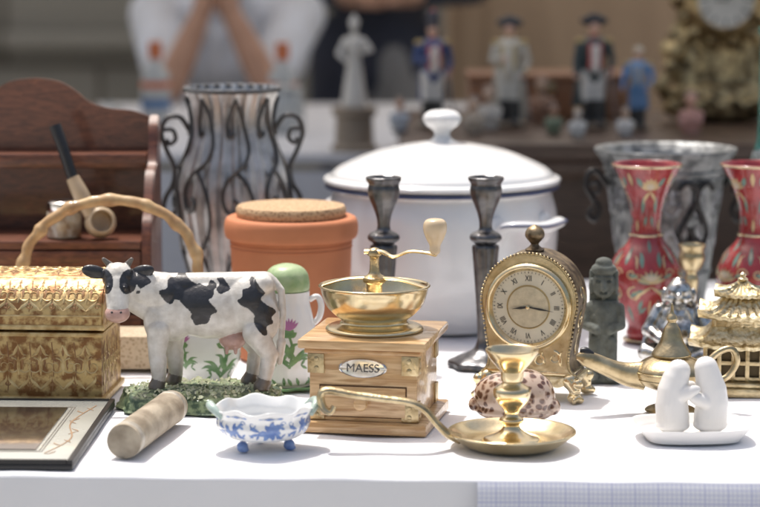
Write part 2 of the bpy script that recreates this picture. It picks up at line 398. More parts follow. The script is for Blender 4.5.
def seller():
    WH=(.60,.63,.70); TR=(.07,.08,.12)
    x0=-.39
    sh=lambda s:(x0+s*.185,6.16,.30)
    el={-1:(x0-.125,5.86,.135),1:(x0+.115,5.86,.14)}
    wr={-1:(x0-.045,5.83,.310),1:(x0+.030,5.83,.315)}
    body=[C((x0,6.38,-.22),(x0,6.34,-.05),.15,.145,WH),C((x0,6.34,-.05),(x0,6.22,.18),.145,.15,WH),C((x0-.09,6.22,.2),(x0+.09,6.22,.2),.12,.12,WH),
          C((x0-.13,6.18,.28),(x0+.13,6.18,.28),.075,.075,WH),C((x0,6.16,.3),(x0,6.12,.37),.07,.062,WH)]
    for s in (-1,1):
        e=Vector(el[s]); S=Vector(sh(s)); body+=[C(S,S.lerp(e,.85),.068,.058,WH)]
        body+=[C((x0+s*.1,6.38,-.22),(x0+s*.13,5.98,-.2),.1,.075,TR),C((x0+s*.13,5.98,-.2),(x0+s*.13,6.02,-.66),.068,.045,TR),
               C((x0+s*.13,6.03,-.70),(x0+s*.13,5.87,-.715),.042,.033,(.03,.02,.015))]
    for k in range(5): body.append(C((x0-.10+.05*k,6.07+.01*(k%2),.26),(x0-.06+.03*k,6.13,.0),.012,.014,(.55,.58,.65)))
    cl=blob('clothes',body,.011,CLOTHM,4)
    sk=[C((x0,6.13,.33),(x0,6.06,.46),.055,.05,SK)]+head_items((x0,6.02,.53),pitch=12)
    for s in (-1,1):
        e=Vector(el[s]); S=Vector(sh(s)); w=Vector(wr[s])
        sk+=[C(S.lerp(e,.7),e,.045,.038,SK),C(e,e.lerp(w,.4),.038,.036,SK),C(e.lerp(w,.4),w,.036,.025,SK)]
    sk+=hand_items(wr[-1],(.30,-.05,.9),(0,.6,.3),4,(.9,-.35,.1))
    sk+=hand_items(wr[1],(-.25,-.12,.9),(0,.6,.3),4,(-.9,-.45,.1))
    s=blob('skin',sk,.0048,SKINM,2)
    group('seated_seller',(0,0,0),[cl,s])
    group('stool',(x0,6.42,-.75),[box('seat',(.36,.36,.04),(0,0,.37),WOODB,.01)]+[box('leg',(.035,.035,.35),(a,b,.176),WOODB,.003) for a in (-.14,.14) for b in (-.14,.14)])
seller()
def standing():
    NV=(.03,.034,.055); GR=(.20,.20,.205); x0=.0;y0=6.55
    body=[C((x0,y0,.14),(x0,y0,.30),.135,.125,NV),C((x0,y0,.3),(x0,y0,.52),.13,.14,NV),C((x0-.12,y0,.60),(x0+.12,y0,.60),.08,.08,NV),C((x0-.06,y0,.5),(x0+.06,y0,.5),.13,.13,NV),
          C((x0-.10,y0-.02,.2),(x0-.11,y0-.02,.0),.09,.085,NV),C((x0+.1,y0,.2),(x0+.13,y0,.06),.07,.06,NV),C((x0+.03,y0-.1,.17),(x0+.05,y0-.08,-.05),.045,.08,GR),E((x0,y0,.10),(.16,.12,.1),GR)]
    for s in (-1,1):
        body+=[C((x0+s*.085,y0,.08),(x0+s*.1,y0-.01,-.3),.092,.062,GR),C((x0+s*.1,y0-.01,-.3),(x0+s*.11,y0+.02,-.68),.06,.048,GR),C((x0+s*.11,y0+.01,-.71),(x0+s*.12,y0-.14,-.72),.04,.032,(.02,.015,.012))]
        body+=[C((x0+s*.19,y0,.60),(x0+s*.25,y0-.03,.36),.062,.05,NV),C((x0+s*.25,y0-.03,.36),(x0+s*.13,y0-.18,.345),.05,.036,NV)]
    cl=blob('clothes',body,.011,CLOTHM,4)
    sk=[C((x0,y0,.62),(x0,y0-.02,.74),.055,.05,SK)]+head_items((x0,y0-.03,.82),pitch=5)
    sk+=hand_items((x0-.12,y0-.185,.345),(.9,-.25,0),(0,0,1),4,(.2,.9,-.1)); sk+=hand_items((x0+.12,y0-.185,.345),(-.9,-.35,0.05),(0,0,1),4,(-.2,.9,-.1))
    s=blob('skin',sk,.0052,SKINM,2)
    group('standing_man',(0,0,0),[cl,s])
standing()

# ============================================================ BACKGROUND BRIC-A-BRAC
def soldier(loc,h,coat,pants,hat,hatkind=0,yaw=0,arm=0,trim=(.5,.36,.12)):
    F_=(.62,.38,.28); G=(.5,.36,.12); B=(.03,.03,.03); base=E((0,0,.025),(.17,.14,.03),(.22,.17,.12))
    it=[base]
    for s in (-1,1):
        it+=[C((s*.055,-.02*s,.05),(s*.05,0,.25),.045,.05,B),C((s*.05,0,.25),(s*.045,0,.47),.05,.065,pants),
             E((s*.06,-.05-.02*s,.045),(.04,.07,.025),B),E((s*.125,0,.775),(.045,.045,.02),G),
             C((s*.05,.05,.5),(s*.07,.08,.26),.06,.05,coat),C((s*.045,-.092,.74),(s*.05,-.086,.54),.014,.014,trim)]
    it+=[C((0,0,.48),(0,0,.72),.088,.098,coat),C((-.07,0,.75),(.07,0,.75),.05,.05,coat),C((0,-.085,.52),(0,-.09,.7),.03,.035,pants),C((0,0,.78),(0,0,.85),.03,.03,F_),
         E((0,0,.885),(.05,.056,.066),F_),E((0,-.056,.88),(.01,.016,.012),F_),E((0,0,.80),(.05,.05,.018),trim)]
    it+=[C((-.13,0,.74),(-.16,-.02,.6),.035,.03,coat),C((-.16,-.02,.6),(-.06,-.11,.62) if arm==0 else (-.17,-.08,.48),.03,.025,coat),
         C((.13,0,.74),(.17,.02,.6),.035,.03,coat),C((.17,.02,.6),(.13,-.06,.48),.03,.024,coat),E((.145,-.045,.505),.03,trim),E((.13,-.07,.465),.025,F_),E((-.04,-.115,.62) if arm==0 else (-.17,-.09,.46),.025,F_)]
    if hatkind==0: it+=[E((0,0,.945),(.13,.045,.05),hat),E((0,0,.965),(.08,.04,.05),hat)]
    elif hatkind==1: it+=[C((0,0,.92),(0,0,1.0),.055,.065,hat),C((0,-.02,1.0),(0,-.02,1.06),.015,.02,(.5,.04,.03))]
    else: it+=[E((0,.01,.92),(.062,.066,.05),hat)]
    if hatkind!=2: it.append(C((.2,-.05,.05),(.13,-.08,.52),.012,.012,(.3,.3,.3)))
    if hatkind==0: it+=[C((0,.06,.7),(.03,.12,.1),.11,.12,coat),C((-.08,.03,.7),(-.12,.09,.2),.05,.06,coat)]
    o=blob('soldier_figurine',it,.0026,ATTR,2,scale=h,S=16,Q=10); o.location=loc; o.rotation_euler=(0,0,R(yaw)); return o
soldier((.095,4.35,.167),.20,(.04,.07,.20),(.68,.66,.62),(.03,.03,.05),1,10,0,(.45,.05,.04))
soldier((.235,4.36,.167),.20,(.56,.53,.46),(.62,.60,.54),(.04,.04,.045),0,-10)
soldier((.385,4.33,.167),.205,(.04,.06,.065),(.68,.66,.62),(.02,.02,.025),0,5,1,(.45,.05,.04))
soldier((.462,4.30,.167),.155,(.12,.27,.52),(.14,.28,.50),(.55,.5,.4),2,-15,1)

def statuette():
    W=(.66,.64,.60)
    it=[E((0,0,.02),(.13,.12,.03),W),C((0,0,.05),(0,0,.35),.14,.09,W),C((0,0,.35),(0,0,.5),.09,.075,W),C((0,0,.5),(0,0,.68),.075,.09,W),C((-.06,0,.72),(.06,0,.72),.05,.05,W),
        C((-.1,0,.72),(-.17,-.05,.58),.035,.03,W),C((-.17,-.05,.58),(-.08,-.1,.5),.03,.025,W),C((.1,0,.72),(.18,-.02,.62),.035,.03,W),C((.18,-.02,.62),(.10,-.09,.60),.028,.024,W),
        C((0,0,.75),(0,0,.83),.03,.03,W),E((0,0,.88),(.05,.058,.065),W),E((0,.02,.92),(.06,.06,.05),W),C((0,.1,.1),(.02,.08,.66),.08,.05,W),C((0,0,.93),(0,0,.99),.03,.025,W)]
    for k in range(6): it.append(C((.12*cos(k*1.05),.12*sin(k*1.05),.03),(.07*cos(k*1.05+.4),.07*sin(k*1.05+.4),.45),.025,.02,W))
    o=blob('body',it,.003,ATTR,1,scale=.18,S=16,Q=10)
    for v in o.data.vertices: v.co.z+=.085
    ped=mat('pedestal_wood',(.30,.24,.18),.5)
    group('white_statuette',(-.05,4.66,.094),[o,lathe('pedestal',[(0,0),(.045,0),(.045,.01),(.038,.016),(.036,.066),(.044,.074),(.044,.086),(0,.086)],ped,sm=1,seg=24)])
statuette()
GLASS=mat('clear_glass',(.8,.83,.82),.06,trans=.9,var=.02)
ORANGE=mat('orange_label',(.60,.17,.06),.4); BLUE=mat('blue_label',(.10,.20,.38),.4); MILK=mat('milk_bottle',(.50,.51,.50),.2,coat=.4)
for x,y in ((-.50,5.35),(-.215,5.3)):
    group('liqueur_bottle',(x,y,.094),[lathe('glass',[(0,0),(.03,0),(.033,.006),(.033,.09),(.03,.11),(.014,.13),(.012,.165),(0,.165)],MILK,sm=1,seg=28),
      lathe('cap',[(.0142,.14),(.0155,.145),(.0155,.178),(0,.18)],ORANGE,sm=1,seg=24),lathe('label',[(.0335,.03),(.0338,.031),(.0338,.05),(.0335,.051)],BLUE,sm=1,seg=28),lathe('shoulder_label',[(.0335,.076),(.0338,.077),(.0338,.090),(.0335,.091)],ORANGE,sm=1,seg=28)])
group('white_jar',(-.20,5.05,.094),[lathe('jar',[(0,0),(.036,0),(.042,.01),(.042,.07),(.036,.082),(.036,.088),(0,.088)],MILK,sm=1,seg=30),lathe('jar_lid',[(0,.0885),(.04,.0885),(.04,.098),(.01,.103),(.01,.113),(0,.115)],MILK,sm=1,seg=30)])
group('white_jar',(-.56,4.95,.094),[lathe('jar',[(0,0),(.026,0),(.034,.01),(.034,.045),(.028,.055),(0,.055)],MILK,sm=1,seg=30),lathe('jar_lid',[(0,.0555),(.03,.0555),(.03,.062),(.008,.068),(.007,.075),(0,.076)],MILK,sm=1,seg=30)])
def bust(name,loc,s,c1,c2,c3):
    it=[E((0,0,.03),(.22,.2,.04),c3),C((0,0,.05),(0,0,.3),.18,.2,c2),C((-.12,0,.4),(.12,0,.4),.12,.12,c2),C((-.2,0,.42),(-.2,-.12,.2),.07,.06,c2),C((.2,0,.42),(.16,-.14,.25),.07,.06,c2),C((0,0,.5),(0,0,.6),.06,.06,c1),E((0,0,.74),(.13,.14,.16),c1),E((0,.03,.8),(.145,.14,.13),c3),E((0,-.14,.72),(.025,.03,.03),c1)]
    o=blob(name,it,.0022,ATTR,2,scale=s,S=16,Q=10); o.location=loc; return o
bust('porcelain_figurine',(.035,4.25,.167),.07,(.5,.33,.25),(.35,.38,.42),(.12,.09,.07))
bust('porcelain_figurine',(.165,4.2,.167),.075,(.55,.4,.3),(.4,.33,.25),(.14,.1,.08))
bust('porcelain_figurine',(.195,4.28,.167),.09,(.55,.4,.3),(.52,.48,.42),(.2,.12,.08))
bust('porcelain_figurine',(.305,4.2,.167),.06,(.5,.3,.2),(.16,.2,.12),(.05,.04,.03))
bust('porcelain_figurine',(.34,4.12,.167),.06,(.55,.5,.45),(.5,.5,.48),(.3,.2,.1))
bust('porcelain_figurine',(.545,4.2,.167),.085,(.62,.36,.27),(.5,.25,.2),(.2,.13,.09))
bust('porcelain_figurine',(.425,4.15,.167),.06,(.55,.4,.3),(.6,.58,.55),(.06,.05,.04))
bust('porcelain_figurine',(.30,4.44,.167),.095,(.55,.4,.3),(.30,.16,.10),(.2,.1,.06))
def goldclock():
    it=[];G=(1,1,1)
    it+=[E((0,0,.02),(.10,.05,.022)),E((0,0,.05),(.085,.045,.02)),C((-.05,0,.06),(-.04,0,.14),.026,.018),C((.05,0,.06),(.04,0,.14),.026,.018),C((0,.01,.06),(0,.01,.14),.04,.035)]
    for s in (-1,1):
        for k in range(7):
            a=k*.9; it.append(E((s*(.062+.02*cos(a)),-.01,.09+.022*k*.9+.01*sin(a)),.014+.004*(k%2)))
        it+=chain([(s*.08,0,.03),(s*.10,-.01,.06),(s*.078,-.01,.085),(s*.09,0,.12),(s*.07,0,.16)],[.012,.012,.009,.012,.009],G)
        it+=[E((s*.05,-.02,.29),(.02,.015,.03)),E((s*.05,-.03,.325),.013)]
    it+=[C((0,-.02,.205),(0,.02,.205),.068,.068),E((0,0,.29),(.05,.03,.03)),E((0,0,.33),(.03,.02,.03)),C((0,0,.34),(0,0,.38),.012,.004)]
    for k in range(14):
        a=k*pi/7; it.append(E((.072*cos(a),-.03,.205+.072*sin(a)),.013))
    for k in range(9): it.append(E((-.08+.02*k,-.045,.03+.008*(k%2)),.011))
    GM=mat('gilt',(.56,.44,.24),.42,.9,col2=(.12,.085,.045),vscale=60,bump=.6,bscale=150,thr=(.38,.58))
    o=blob('gilt_case',it,.0035,GM,1,S=16,Q=10)
    dm=mat('clock_dial',(.56,.54,.48),.4)
    d=lathe('dial',[(0,0),(.043,0),(.045,.003),(.045,.006),(0,.006)],dm,sm=1); xform(d,(0,-.091,.205),(90,0,0))
    r=lathe('bezel',[(.043,0),(.050,0),(.052,.006),(.046,.01),(.043,.006)],GM,sm=1); xform(r,(0,-.088,.205),(90,0,0))
    ps=[o,d,r]
    for k in range(12):
        a=k*pi/6; ps.append(box('numeral_mark',(.003,.002,.009),(.036*sin(a),-.0985,.205+.036*cos(a)),BLACK,0,rot=(0,math.degrees(a),0)))
    ps+= [box('hand',(.002,.002,.028),(.006,-.1,.215),BLACK,0,rot=(0,30,0)),box('hand',(.002,.002,.02),(-.008,-.1,.205),BLACK,0,rot=(0,-90,0))]
    e=group('gilt_mantel_clock',(.635,4.48,.167),ps,-4); e.scale=(1.12,1.12,1.12)
goldclock()

# ============================================================ MAIN TABLE OBJECTS
def rack():
    top=[(0,.338),(.03,.334),(.052,.322),(.072,.306),(.095,.299),(.125,.296),(.149,.288)]
    R_=spline(top,5); out=[(-x,z) for x,z in reversed(R_)]+R_[1:]
    out=[(-.149,.004)]+out+[(.149,.004)]
    ps=[prism('back_panel',out,.012,WOODD)]
    side=[(0,.004),(0,.285)]+spline([(-.02,.292),(-.038,.278),(-.048,.25),(-.062,.232),(-.085,.228),(-.105,.21),(-.125,.18),(-.14,.165),(-.15,.14)],4)+[(-.15,.004)]
    for s in (-1,1):
        o=prism('side_panel',side,.012,WOODD,'yz',off=s*.156); ps.append(o)
    ps+= [box('upper_shelf',(.298,.05,.018),(0,-.033,.236),WOODD,.003),box('middle_shelf',(.298,.14,.01),(0,-.078,.140),WOODD,.002),
          box('front_rail',(.298,.010,.05),(0,-.142,.108),WOODD,.003),box('bottom_shelf',(.298,.14,.012),(0,-.078,.014),WOODD,.002),box('lower_rail',(.298,.01,.03),(0,-.142,.038),WOODD,.003)]
    group('wooden_letter_rack',(-.446,3.10,0),ps)
rack()
def pipe():
    HORN=mat('horn',(.60,.47,.31),.4,col2=(.40,.28,.16),coat=.3)
    ps=[tube('mouthpiece',[(-.405,2.985,.286),(-.396,2.98,.262),(-.383,2.975,.222)],[.008,.0075,.007],BLACK),
        tube('shank',[(-.383,2.975,.222),(-.372,2.972,.20),(-.360,2.97,.176)],[.0085,.0105,.009],HORN),
        lathe('bowl',[(.0,.0),(.014,0),(.019,.006),(.0195,.016),(.016,.024),(.013,.024),(.0125,.01),(0,.009)],HORN,seg=32)]
    xform(ps[2],(-.352,2.985,.163),(75,0,15))
    group('tobacco_pipe',(0,0,0),ps)
    j=lathe('glass',[(0,0),(.019,0),(.022,.006),(.022,.028),(.018,.034),(0,.034)],mat('amber_jar',(.22,.13,.06),.12,coat=.6,col2=(.6,.55,.45),vscale=60),seg=32)
    l=lathe('lid',[(.0195,.033),(.021,.035),(.021,.044),(.015,.047),(0,.048)],SILVER,sm=2,seg=32)
    group('small_glass_jar',(-.396,2.985,.146),[j,l])
pipe()

def chest():
    CH=mat('florentine_gold',(.62,.44,.19),.42,.45,col2=(.26,.12,.04),vscale=95,bump=.4,bscale=180,thr=(.42,.58))
    nt=CH.node_tree;N=nt.nodes;L=nt.links;b=N['Principled BSDF']; tc=[n for n in N if n.type=='TEX_COORD'][0]
    v=N.new('ShaderNodeTexVoronoi'); v.feature='SMOOTH_F1'; v.inputs['Scale'].default_value=110; v.inputs['Randomness'].default_value=.6; L.new(tc.outputs['Object'],v.inputs['Vector'])
    bp=N.new('ShaderNodeBump'); bp.inputs['Strength'].default_value=.7; bp.inputs['Distance'].default_value=.0015; L.new(v.outputs['Distance'],bp.inputs['Height']); L.new(bp.outputs['Normal'],b.inputs['Normal'])
    RIM=mat('gold_trim',(.72,.57,.30),.40,.6,col2=(.42,.26,.10),vscale=90,bump=.3)
    DK=mat('brick_brown_paint',(.22,.10,.045),.5,.2,col2=(.38,.21,.08),vscale=120)  # brick-brown paint of the ornament pattern on the gold
    w,d=.24,.12
    ps=[box('body',(w,d,.078),(0,0,.043),CH,.003)]
    lid=[(-.0625,.086),(-.0625,.098)]+[(-.0625*cos(a),.098+.048*sin(a)) for a in [pi*k/20 for k in range(1,20)]]+[(.0625,.098),(.0625,.086)]
    ps.append(prism('lid',lid,w+.005,CH,'yz',bev=.002))
    ps.append(box('lid_trim',(w+.009,d+.009,.006),(0,0,.088),RIM,.002)); ps.append(box('foot_trim',(w+.008,d+.008,.008),(0,0,.005),RIM,.003))
    ps.append(box('body_top_trim',(w+.004,d+.004,.005),(0,0,.0795),RIM,.0015))
    def panel(w0,y0,hh,n):
        A=[];B=[]
        for i in range(n):
            cx=-w0+2*w0*(i+.5)/n
            for s in (-1,1):
                A.append(curl(cx+s*.008,y0,pi/2,.010,1.3,.0009,s)); A.append(leaf(cx,y0-hh*.42,pi/2+s*.6,.020,.0018,s*.003)); A.append(leaf(cx,y0+hh*.40,-pi/2+s*.7,.016,.0016,-s*.003))
                B.append(leaf(cx+s*.005,y0-.004,pi/2-s*.2,.018,.0014,s*.003)); B.append(leaf(cx+s*.012,y0+.008,s*.3,.008,.0012)); B.append(curl(cx+s*.013,y0-hh*.3,0,.004,1.1,.0007,s))
            A.append(leaf(cx,y0-.010,pi/2,.022,.002)); B.append(leaf(cx,y0+.012,pi/2,.012,.0016))
            B.append(([(cx-w0/n,y0-hh*.45),(cx-w0/n+.002,y0),(cx-w0/n,y0+hh*.45)],[.0006]*3))
        return A,B
    A,B=panel(.114,.043,.062,9); fm=lambda u,v,h:(u,-d/2-h,v)
    ps+= [strokes('front_relief',A,fm,RIM,.0005),strokes('front_paint',B,fm,DK,.0003)]
    def lm(u,v,h):
        a=min(max(v,0)/.055,pi); return (u,-(.0625+h)*cos(a),.098+(.048+h)*sin(a))
    A,B=panel(.116,.030,.048,9); A2,B2=panel(.116,.088,.05,9); A+=A2;B+=B2
    for vv in (.003,.059,.117): A.append(([(-.12+.02*k,vv) for k in range(13)],[.0012]*13))
    ps+= [strokes('lid_relief',A,lm,RIM,.0005),strokes('lid_paint',B,lm,DK,.0003)]
    A,B=panel(.054,.043,.062,4)
    ps+= [strokes('side_relief',A,lambda u,v,h:(w/2+h,u,v),RIM,.0005),strokes('side_paint',B,lambda u,v,h:(w/2+h,u,v),DK,.0003)]
    group('florentine_gilt_chest',(-.4275,2.718,0),ps,-4)
chest()
def basket():
    ps=[]; P=[];Rr=[]
    n=60
    for i in range(n+1):
        t=i/n
        if t<.2: x=-.435; z=.035+(.100-.035)*t/.2
        elif t>.8: x=-.219; z=.112-(.112-.035)*(t-.8)/.2
        else:
            a=pi*(t-.2)/.6; x=-.327-.108*cos(a); z=.100+.012*(t-.2)/.6+.100*max(0.0,sin(a))**.9
        P.append((x+.0012*sin(i*1.7),2.872,z)); Rr.append(.0066+(.0020 if i%5==0 else 0)+.0004*sin(i*2.3))
    ps.append(tube('bamboo_handle',P,Rr,BAMBOO,seg=12,sm=3))
    W=voro('wicker',(.62,.50,.35),(.38,.27,.16),220,.1,.5,rough=.7,coat=.1,bump=.4)
    V=[];F=[];seg=60;rows=10
    for j in range(rows+1):
        z=.004+.040*j/rows
        for i in range(seg):
            th=2*pi*i/seg; k=1+.01*(1 if (i+j)%2 else -1)
            a=.108+.006*j/rows; b=.034+.004*j/rows
            cx=abs(cos(th))**.6*(1 if cos(th)>0 else -1); sy=abs(sin(th))**.6*(1 if sin(th)>0 else -1)
            V.append((-.327+a*cx*k,2.880+b*sy*k,z))
    for j in range(rows):
        for i in range(seg):
            k=(i+1)%seg; F.append((j*seg+i,j*seg+k,(j+1)*seg+k,(j+1)*seg+i))
    F.append(tuple(reversed(range(seg)))); F.append(tuple(rows*seg+i for i in range(seg)))
    ps.append(mk('woven_body',V,F,W))
    group('bamboo_handbag',(0,0,0),ps)
basket()

def cow():
    W=(.76,.73,.67);K=(.026,.026,.03);PK=(.58,.36,.30);G=(.16,.14,.12)
    it=[E((-.034,0,.090),(.033,.024,.038),W),E((.01,0,.090),(.052,.027,.035),W),E((.052,0,.096),(.032,.026,.033),W),
        C((-.042,0,.114),(.07,0,.117),.015,.014,W),E((.070,-.012,.118),.011,W),E((.070,.012,.118),.011,W),E((.06,0,.088),(.026,.025,.03),W),
        C((-.042,-.001,.106),(-.082,-.010,.118),.024,.018,W),C((-.052,0,.088),(-.080,-.01,.103),.017,.013,W),
        E((-.091,-.016,.1265),(.0178,.0165,.0170),W,(20,0,-6)),C((-.091,-.021,.121),(-.0900,-.035,.095),.0150,.0118,W),E((-.090,-.038,.0895),(.0140,.0115,.0100),PK,(20,0,0)),
        E((-.0985,-.033,.1175),(.0045,.004,.005),W),E((-.0830,-.033,.1175),(.0045,.004,.005),W),
        C((-.100,-.010,.139),(-.107,-.014,.1465),.0042,.0024,G),C((-.082,-.010,.139),(-.076,-.014,.1465),.0042,.0024,G),
        E((-.1175,-.014,.1325),(.0145,.0046,.0076),K,(0,14,8)),E((-.0645,-.014,.1325),(.0145,.0046,.0076),K,(0,-14,-8)),
        E((.034,0,.054),(.015,.013,.012),PK),C((.028,-.007,.047),(.028,-.008,.040),.003,.002,PK),C((.038,-.007,.047),(.038,-.008,.040),.003,.002,PK)]
    for s,dx in ((-1,-.007),(1,.009)):
        x=-.040+dx
        it+=[E((x,s*.013,.078),(.017,.011,.026),W)]
        it+=chain([(x,s*.015,.068),(x-.002,s*.016,.040),(x-.001,s*.016,.034),(x,s*.016,.012)],[.0138,.0098,.0102,.0078],W)
        it+=[C((x-.001,s*.016,.009),(x-.003,s*.016,.003),.0084,.0094,G)]
        x=.058+(-dx)*1.0
        it+=[E((x,s*.013,.082),(.022,.012,.030),W,(0,-12,0))]
        it+=chain([(x-.004,s*.016,.064),(x+.011,s*.017,.040),(x+.010,s*.017,.034),(x+.006,s*.017,.012)],[.0150,.0098,.0092,.0074],W)
        it+=[C((x+.005,s*.017,.009),(x+.002,s*.017,.003),.0084,.0094,G)]
    it+=chain([(.080,0,.120),(.089,-.003,.110),(.091,-.006,.085),(.089,-.008,.055)],[.0052,.0042,.0038,.0036],W)+[C((.089,-.008,.052),(.087,-.009,.030),.0055,.0035,W)]
    def cf(co,col):
        x,y,z=co[:,0],co[:,1],co[:,2]
        dx=.0035*np.sin(z*190+1)+.0022*np.sin(z*430+x*200); dz=.0035*np.sin(x*170+2)+.0022*np.sin(x*410+z*150)
        white=(col[:,0]>.7)&(col[:,1]>.6)
        X=x+dx;Z=z+dz; m=np.zeros(len(x),bool)
        front=y<.006
        for cx,cz,rx,rz in ((-.024,.114,.020,.014),(-.006,.108,.022,.013),(.000,.096,.017,.014),(.002,.085,.010,.009),(-.0655,.122,.007,.010),(.060,.104,.013,.018),(.066,.090,.013,.016),(.070,.078,.009,.010),(.022,.116,.007,.009)):
            m|=front&(((X-cx)/rx)**2+((Z-cz)/rz)**2<1)
        for cx,cz,rx,rz in ((-.03,.10,.02,.02),(.03,.1,.025,.022),(.07,.09,.012,.02)):
            m|=(~front)&(((X-cx)/rx)**2+((Z-cz)/rz)**2<1)
        for ex in (-.1035,-.0785):
            m|=(y<-.006)&(((x-ex)/.0092)**2+((z-.1235)/.0130)**2<1)
        m|=(x<-.055)&(y>-.012)&(z>.128)
        m&=white
        col[m,:3]=K
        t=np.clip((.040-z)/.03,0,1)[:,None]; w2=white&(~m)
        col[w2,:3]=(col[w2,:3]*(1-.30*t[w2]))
        return col
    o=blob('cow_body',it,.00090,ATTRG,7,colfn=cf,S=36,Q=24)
    ey=[]
    for x in (-.1000,-.0822):
        e=lathe('eye',[(0,-.0026),(.0022,-.0014),(.0026,0),(.0022,.0014),(0,.0026)],BLACK,seg=16,sm=3); xform(e,(x,-.0352,.1180)); ey.append(e)
    for x in (-.0950,-.0850):
        e=lathe('nostril',[(0,-.0015),(.0015,0),(0,.0015)],BLACK,seg=12,sm=3); xform(e,(x,-.0480,.0925)); ey.append(e)
    for p in [o]+ey: p.data.transform(Matrix.Translation((0,0,.0215)))
    GR=mat('mossy_base',(.25,.31,.16),.6,col2=(.05,.085,.045),vscale=110,bump=.9,bscale=140,thr=(.42,.56),coat=.2)
    FL=mat('base_flowers',(.62,.60,.46),.6,col2=(.36,.42,.21),vscale=260)
    def rf(r,z,th):
        k=1+.03*sin(7*th+z*90)+.02*sin(13*th)
        c_,s_=cos(th),sin(th); q=(abs(c_)**4+abs(s_)**4)**-.25
        return r*k*(1+.6*(q-1)),z+(.0018*sin(9*th+r*60) if z>.012 else 0)
    base=lathe('base',[(0,0),(.088,0),(.092,.004),(.088,.012),(.083,.018),(.06,.0215),(.03,.022),(0,.0225)],GR,seg=120,rfn=rf,sy=.60)
    V=[];F=[]
    for i in range(520):
        a=random.random()*2*pi; r=math.sqrt(random.random())*.090; x,y=r*sin(a),-r*cos(a)*.6
        s=.0013+random.random()*.0013; z=.0215+random.random()*.002-(.0035 if r>.078 else 0); b=len(V)
        t=random.random()*pi
        for k in range(5): V.append((x+s*cos(t+k*1.256),y+s*sin(t+k*1.256)-.0006,z+s*.8*sin(k*2)))
        V.append((x,y,z+s)); 
        for k in range(5): F.append((b+k,b+(k+1)%5,b+5))
    fl=mk('flower_relief',V,F,FL,False)
    group('cow_figurine',(-.199,2.645,0),[o]+ey+[base,fl])
cow()

def parchment():
    PM=mat('worn_tube',(.46,.39,.29),.6,col2=(.24,.19,.13),vscale=34,bump=.5,bscale=250,thr=(.35,.62))
    EM=mat('tube_metal_end',(.62,.58,.50),.42,.5,col2=(.42,.38,.31),vscale=90,bump=.3)
    a=Vector((-.258,2.378,.0185)); b=Vector((-.226,2.548,.0185))
    o=tube('tube_body',[a,a.lerp(b,.01),a.lerp(b,.5),a.lerp(b,.99),b],[.0172,.0180,.0180,.0180,.0172],PM,seg=48,sm=2)
    d=(b-a).normalized()
    e=tube('end_cap',[a-d*.0015,a+d*.004],[.0150,.0150],EM,seg=36,sm=1)
    e2=tube('end_ferrule',[a+d*.0008,a+d*.002,a+d*.010,a+d*.011],[.0180,.0184,.0184,.0180],EM,seg=48,sm=1)
    e3=tube('end_ferrule',[b-d*.011,b-d*.010,b-d*.002,b-d*.0008],[.0180,.0184,.0184,.0180],EM,seg=48,sm=1)
    group('cardboard_tube',(0,0,0),[o,e,e2,e3])
parchment()

def frame():
    CREAM=mat('mat_cream',(.56,.56,.50),.22,var=.05,coat=.6,vscale=15)
    IN=mat('dark_mirror',(.42,.37,.33),.10,.9,col2=(.30,.24,.20),vscale=9,coat=.5,thr=(.3,.7))
    ORN=mat('print_ornament',(.36,.22,.12),.5); GREY=mat('inner_line',(.22,.20,.17),.4)
    w,d=.25,.31
    ps=[box('backing',(w,d,.006),(0,0,.0035),BLACK,.0015),box('mat_board',(w-.012,d-.012,.003),(0,0,.0078),CREAM,.0008),
        box('inset',(w-.09,d-.10,.0012),(0,0,.0100),IN,.0003)]
    for s in (-1,1):
        ps.append(box('rim',(.006,d,.004),(s*(w/2-.003),0,.0086),BLACK,.001)); ps.append(box('rim',(w-.0125,.006,.004),(0,s*(d/2-.003),.0086),BLACK,.001))
    S=[];T=[]
    x1,y1=(w-.09)/2+.004,(d-.1)/2+.004
    for k in (0,.003):
        for q in (-1,1):
            T.append(([(q*(x1+k),-y1-k),(q*(x1+k),0),(q*(x1+k),y1+k)],[.0006]*3)); T.append(([(-x1-k,q*(y1+k)),(0,q*(y1+k)),(x1+k,q*(y1+k))],[.0006]*3))
    for q in (-1,1):
        S.append(([(q*(w/2-.034),-.12),(q*(w/2-.018),-.05),(q*(w/2-.030),.03),(q*(w/2-.016),.12)],[.0008]*4))
        for j in range(9): S.append(leaf(q*(w/2-.024),-.11+.027*j,(pi/2 if j%2 else -pi/2)+q*(.5 if j%3 else -.6),.016,.0011,.002))
    ps.append(strokes('stalk_ornament',S,lambda u,v,h:(u,v,.0095+h),ORN,.0003)); ps.append(strokes('lines',T,lambda u,v,h:(u,v,.0095+h),GREY,.0002))
    group('framed_mirror',(-.425,2.482,0),ps,-1.5)
frame()

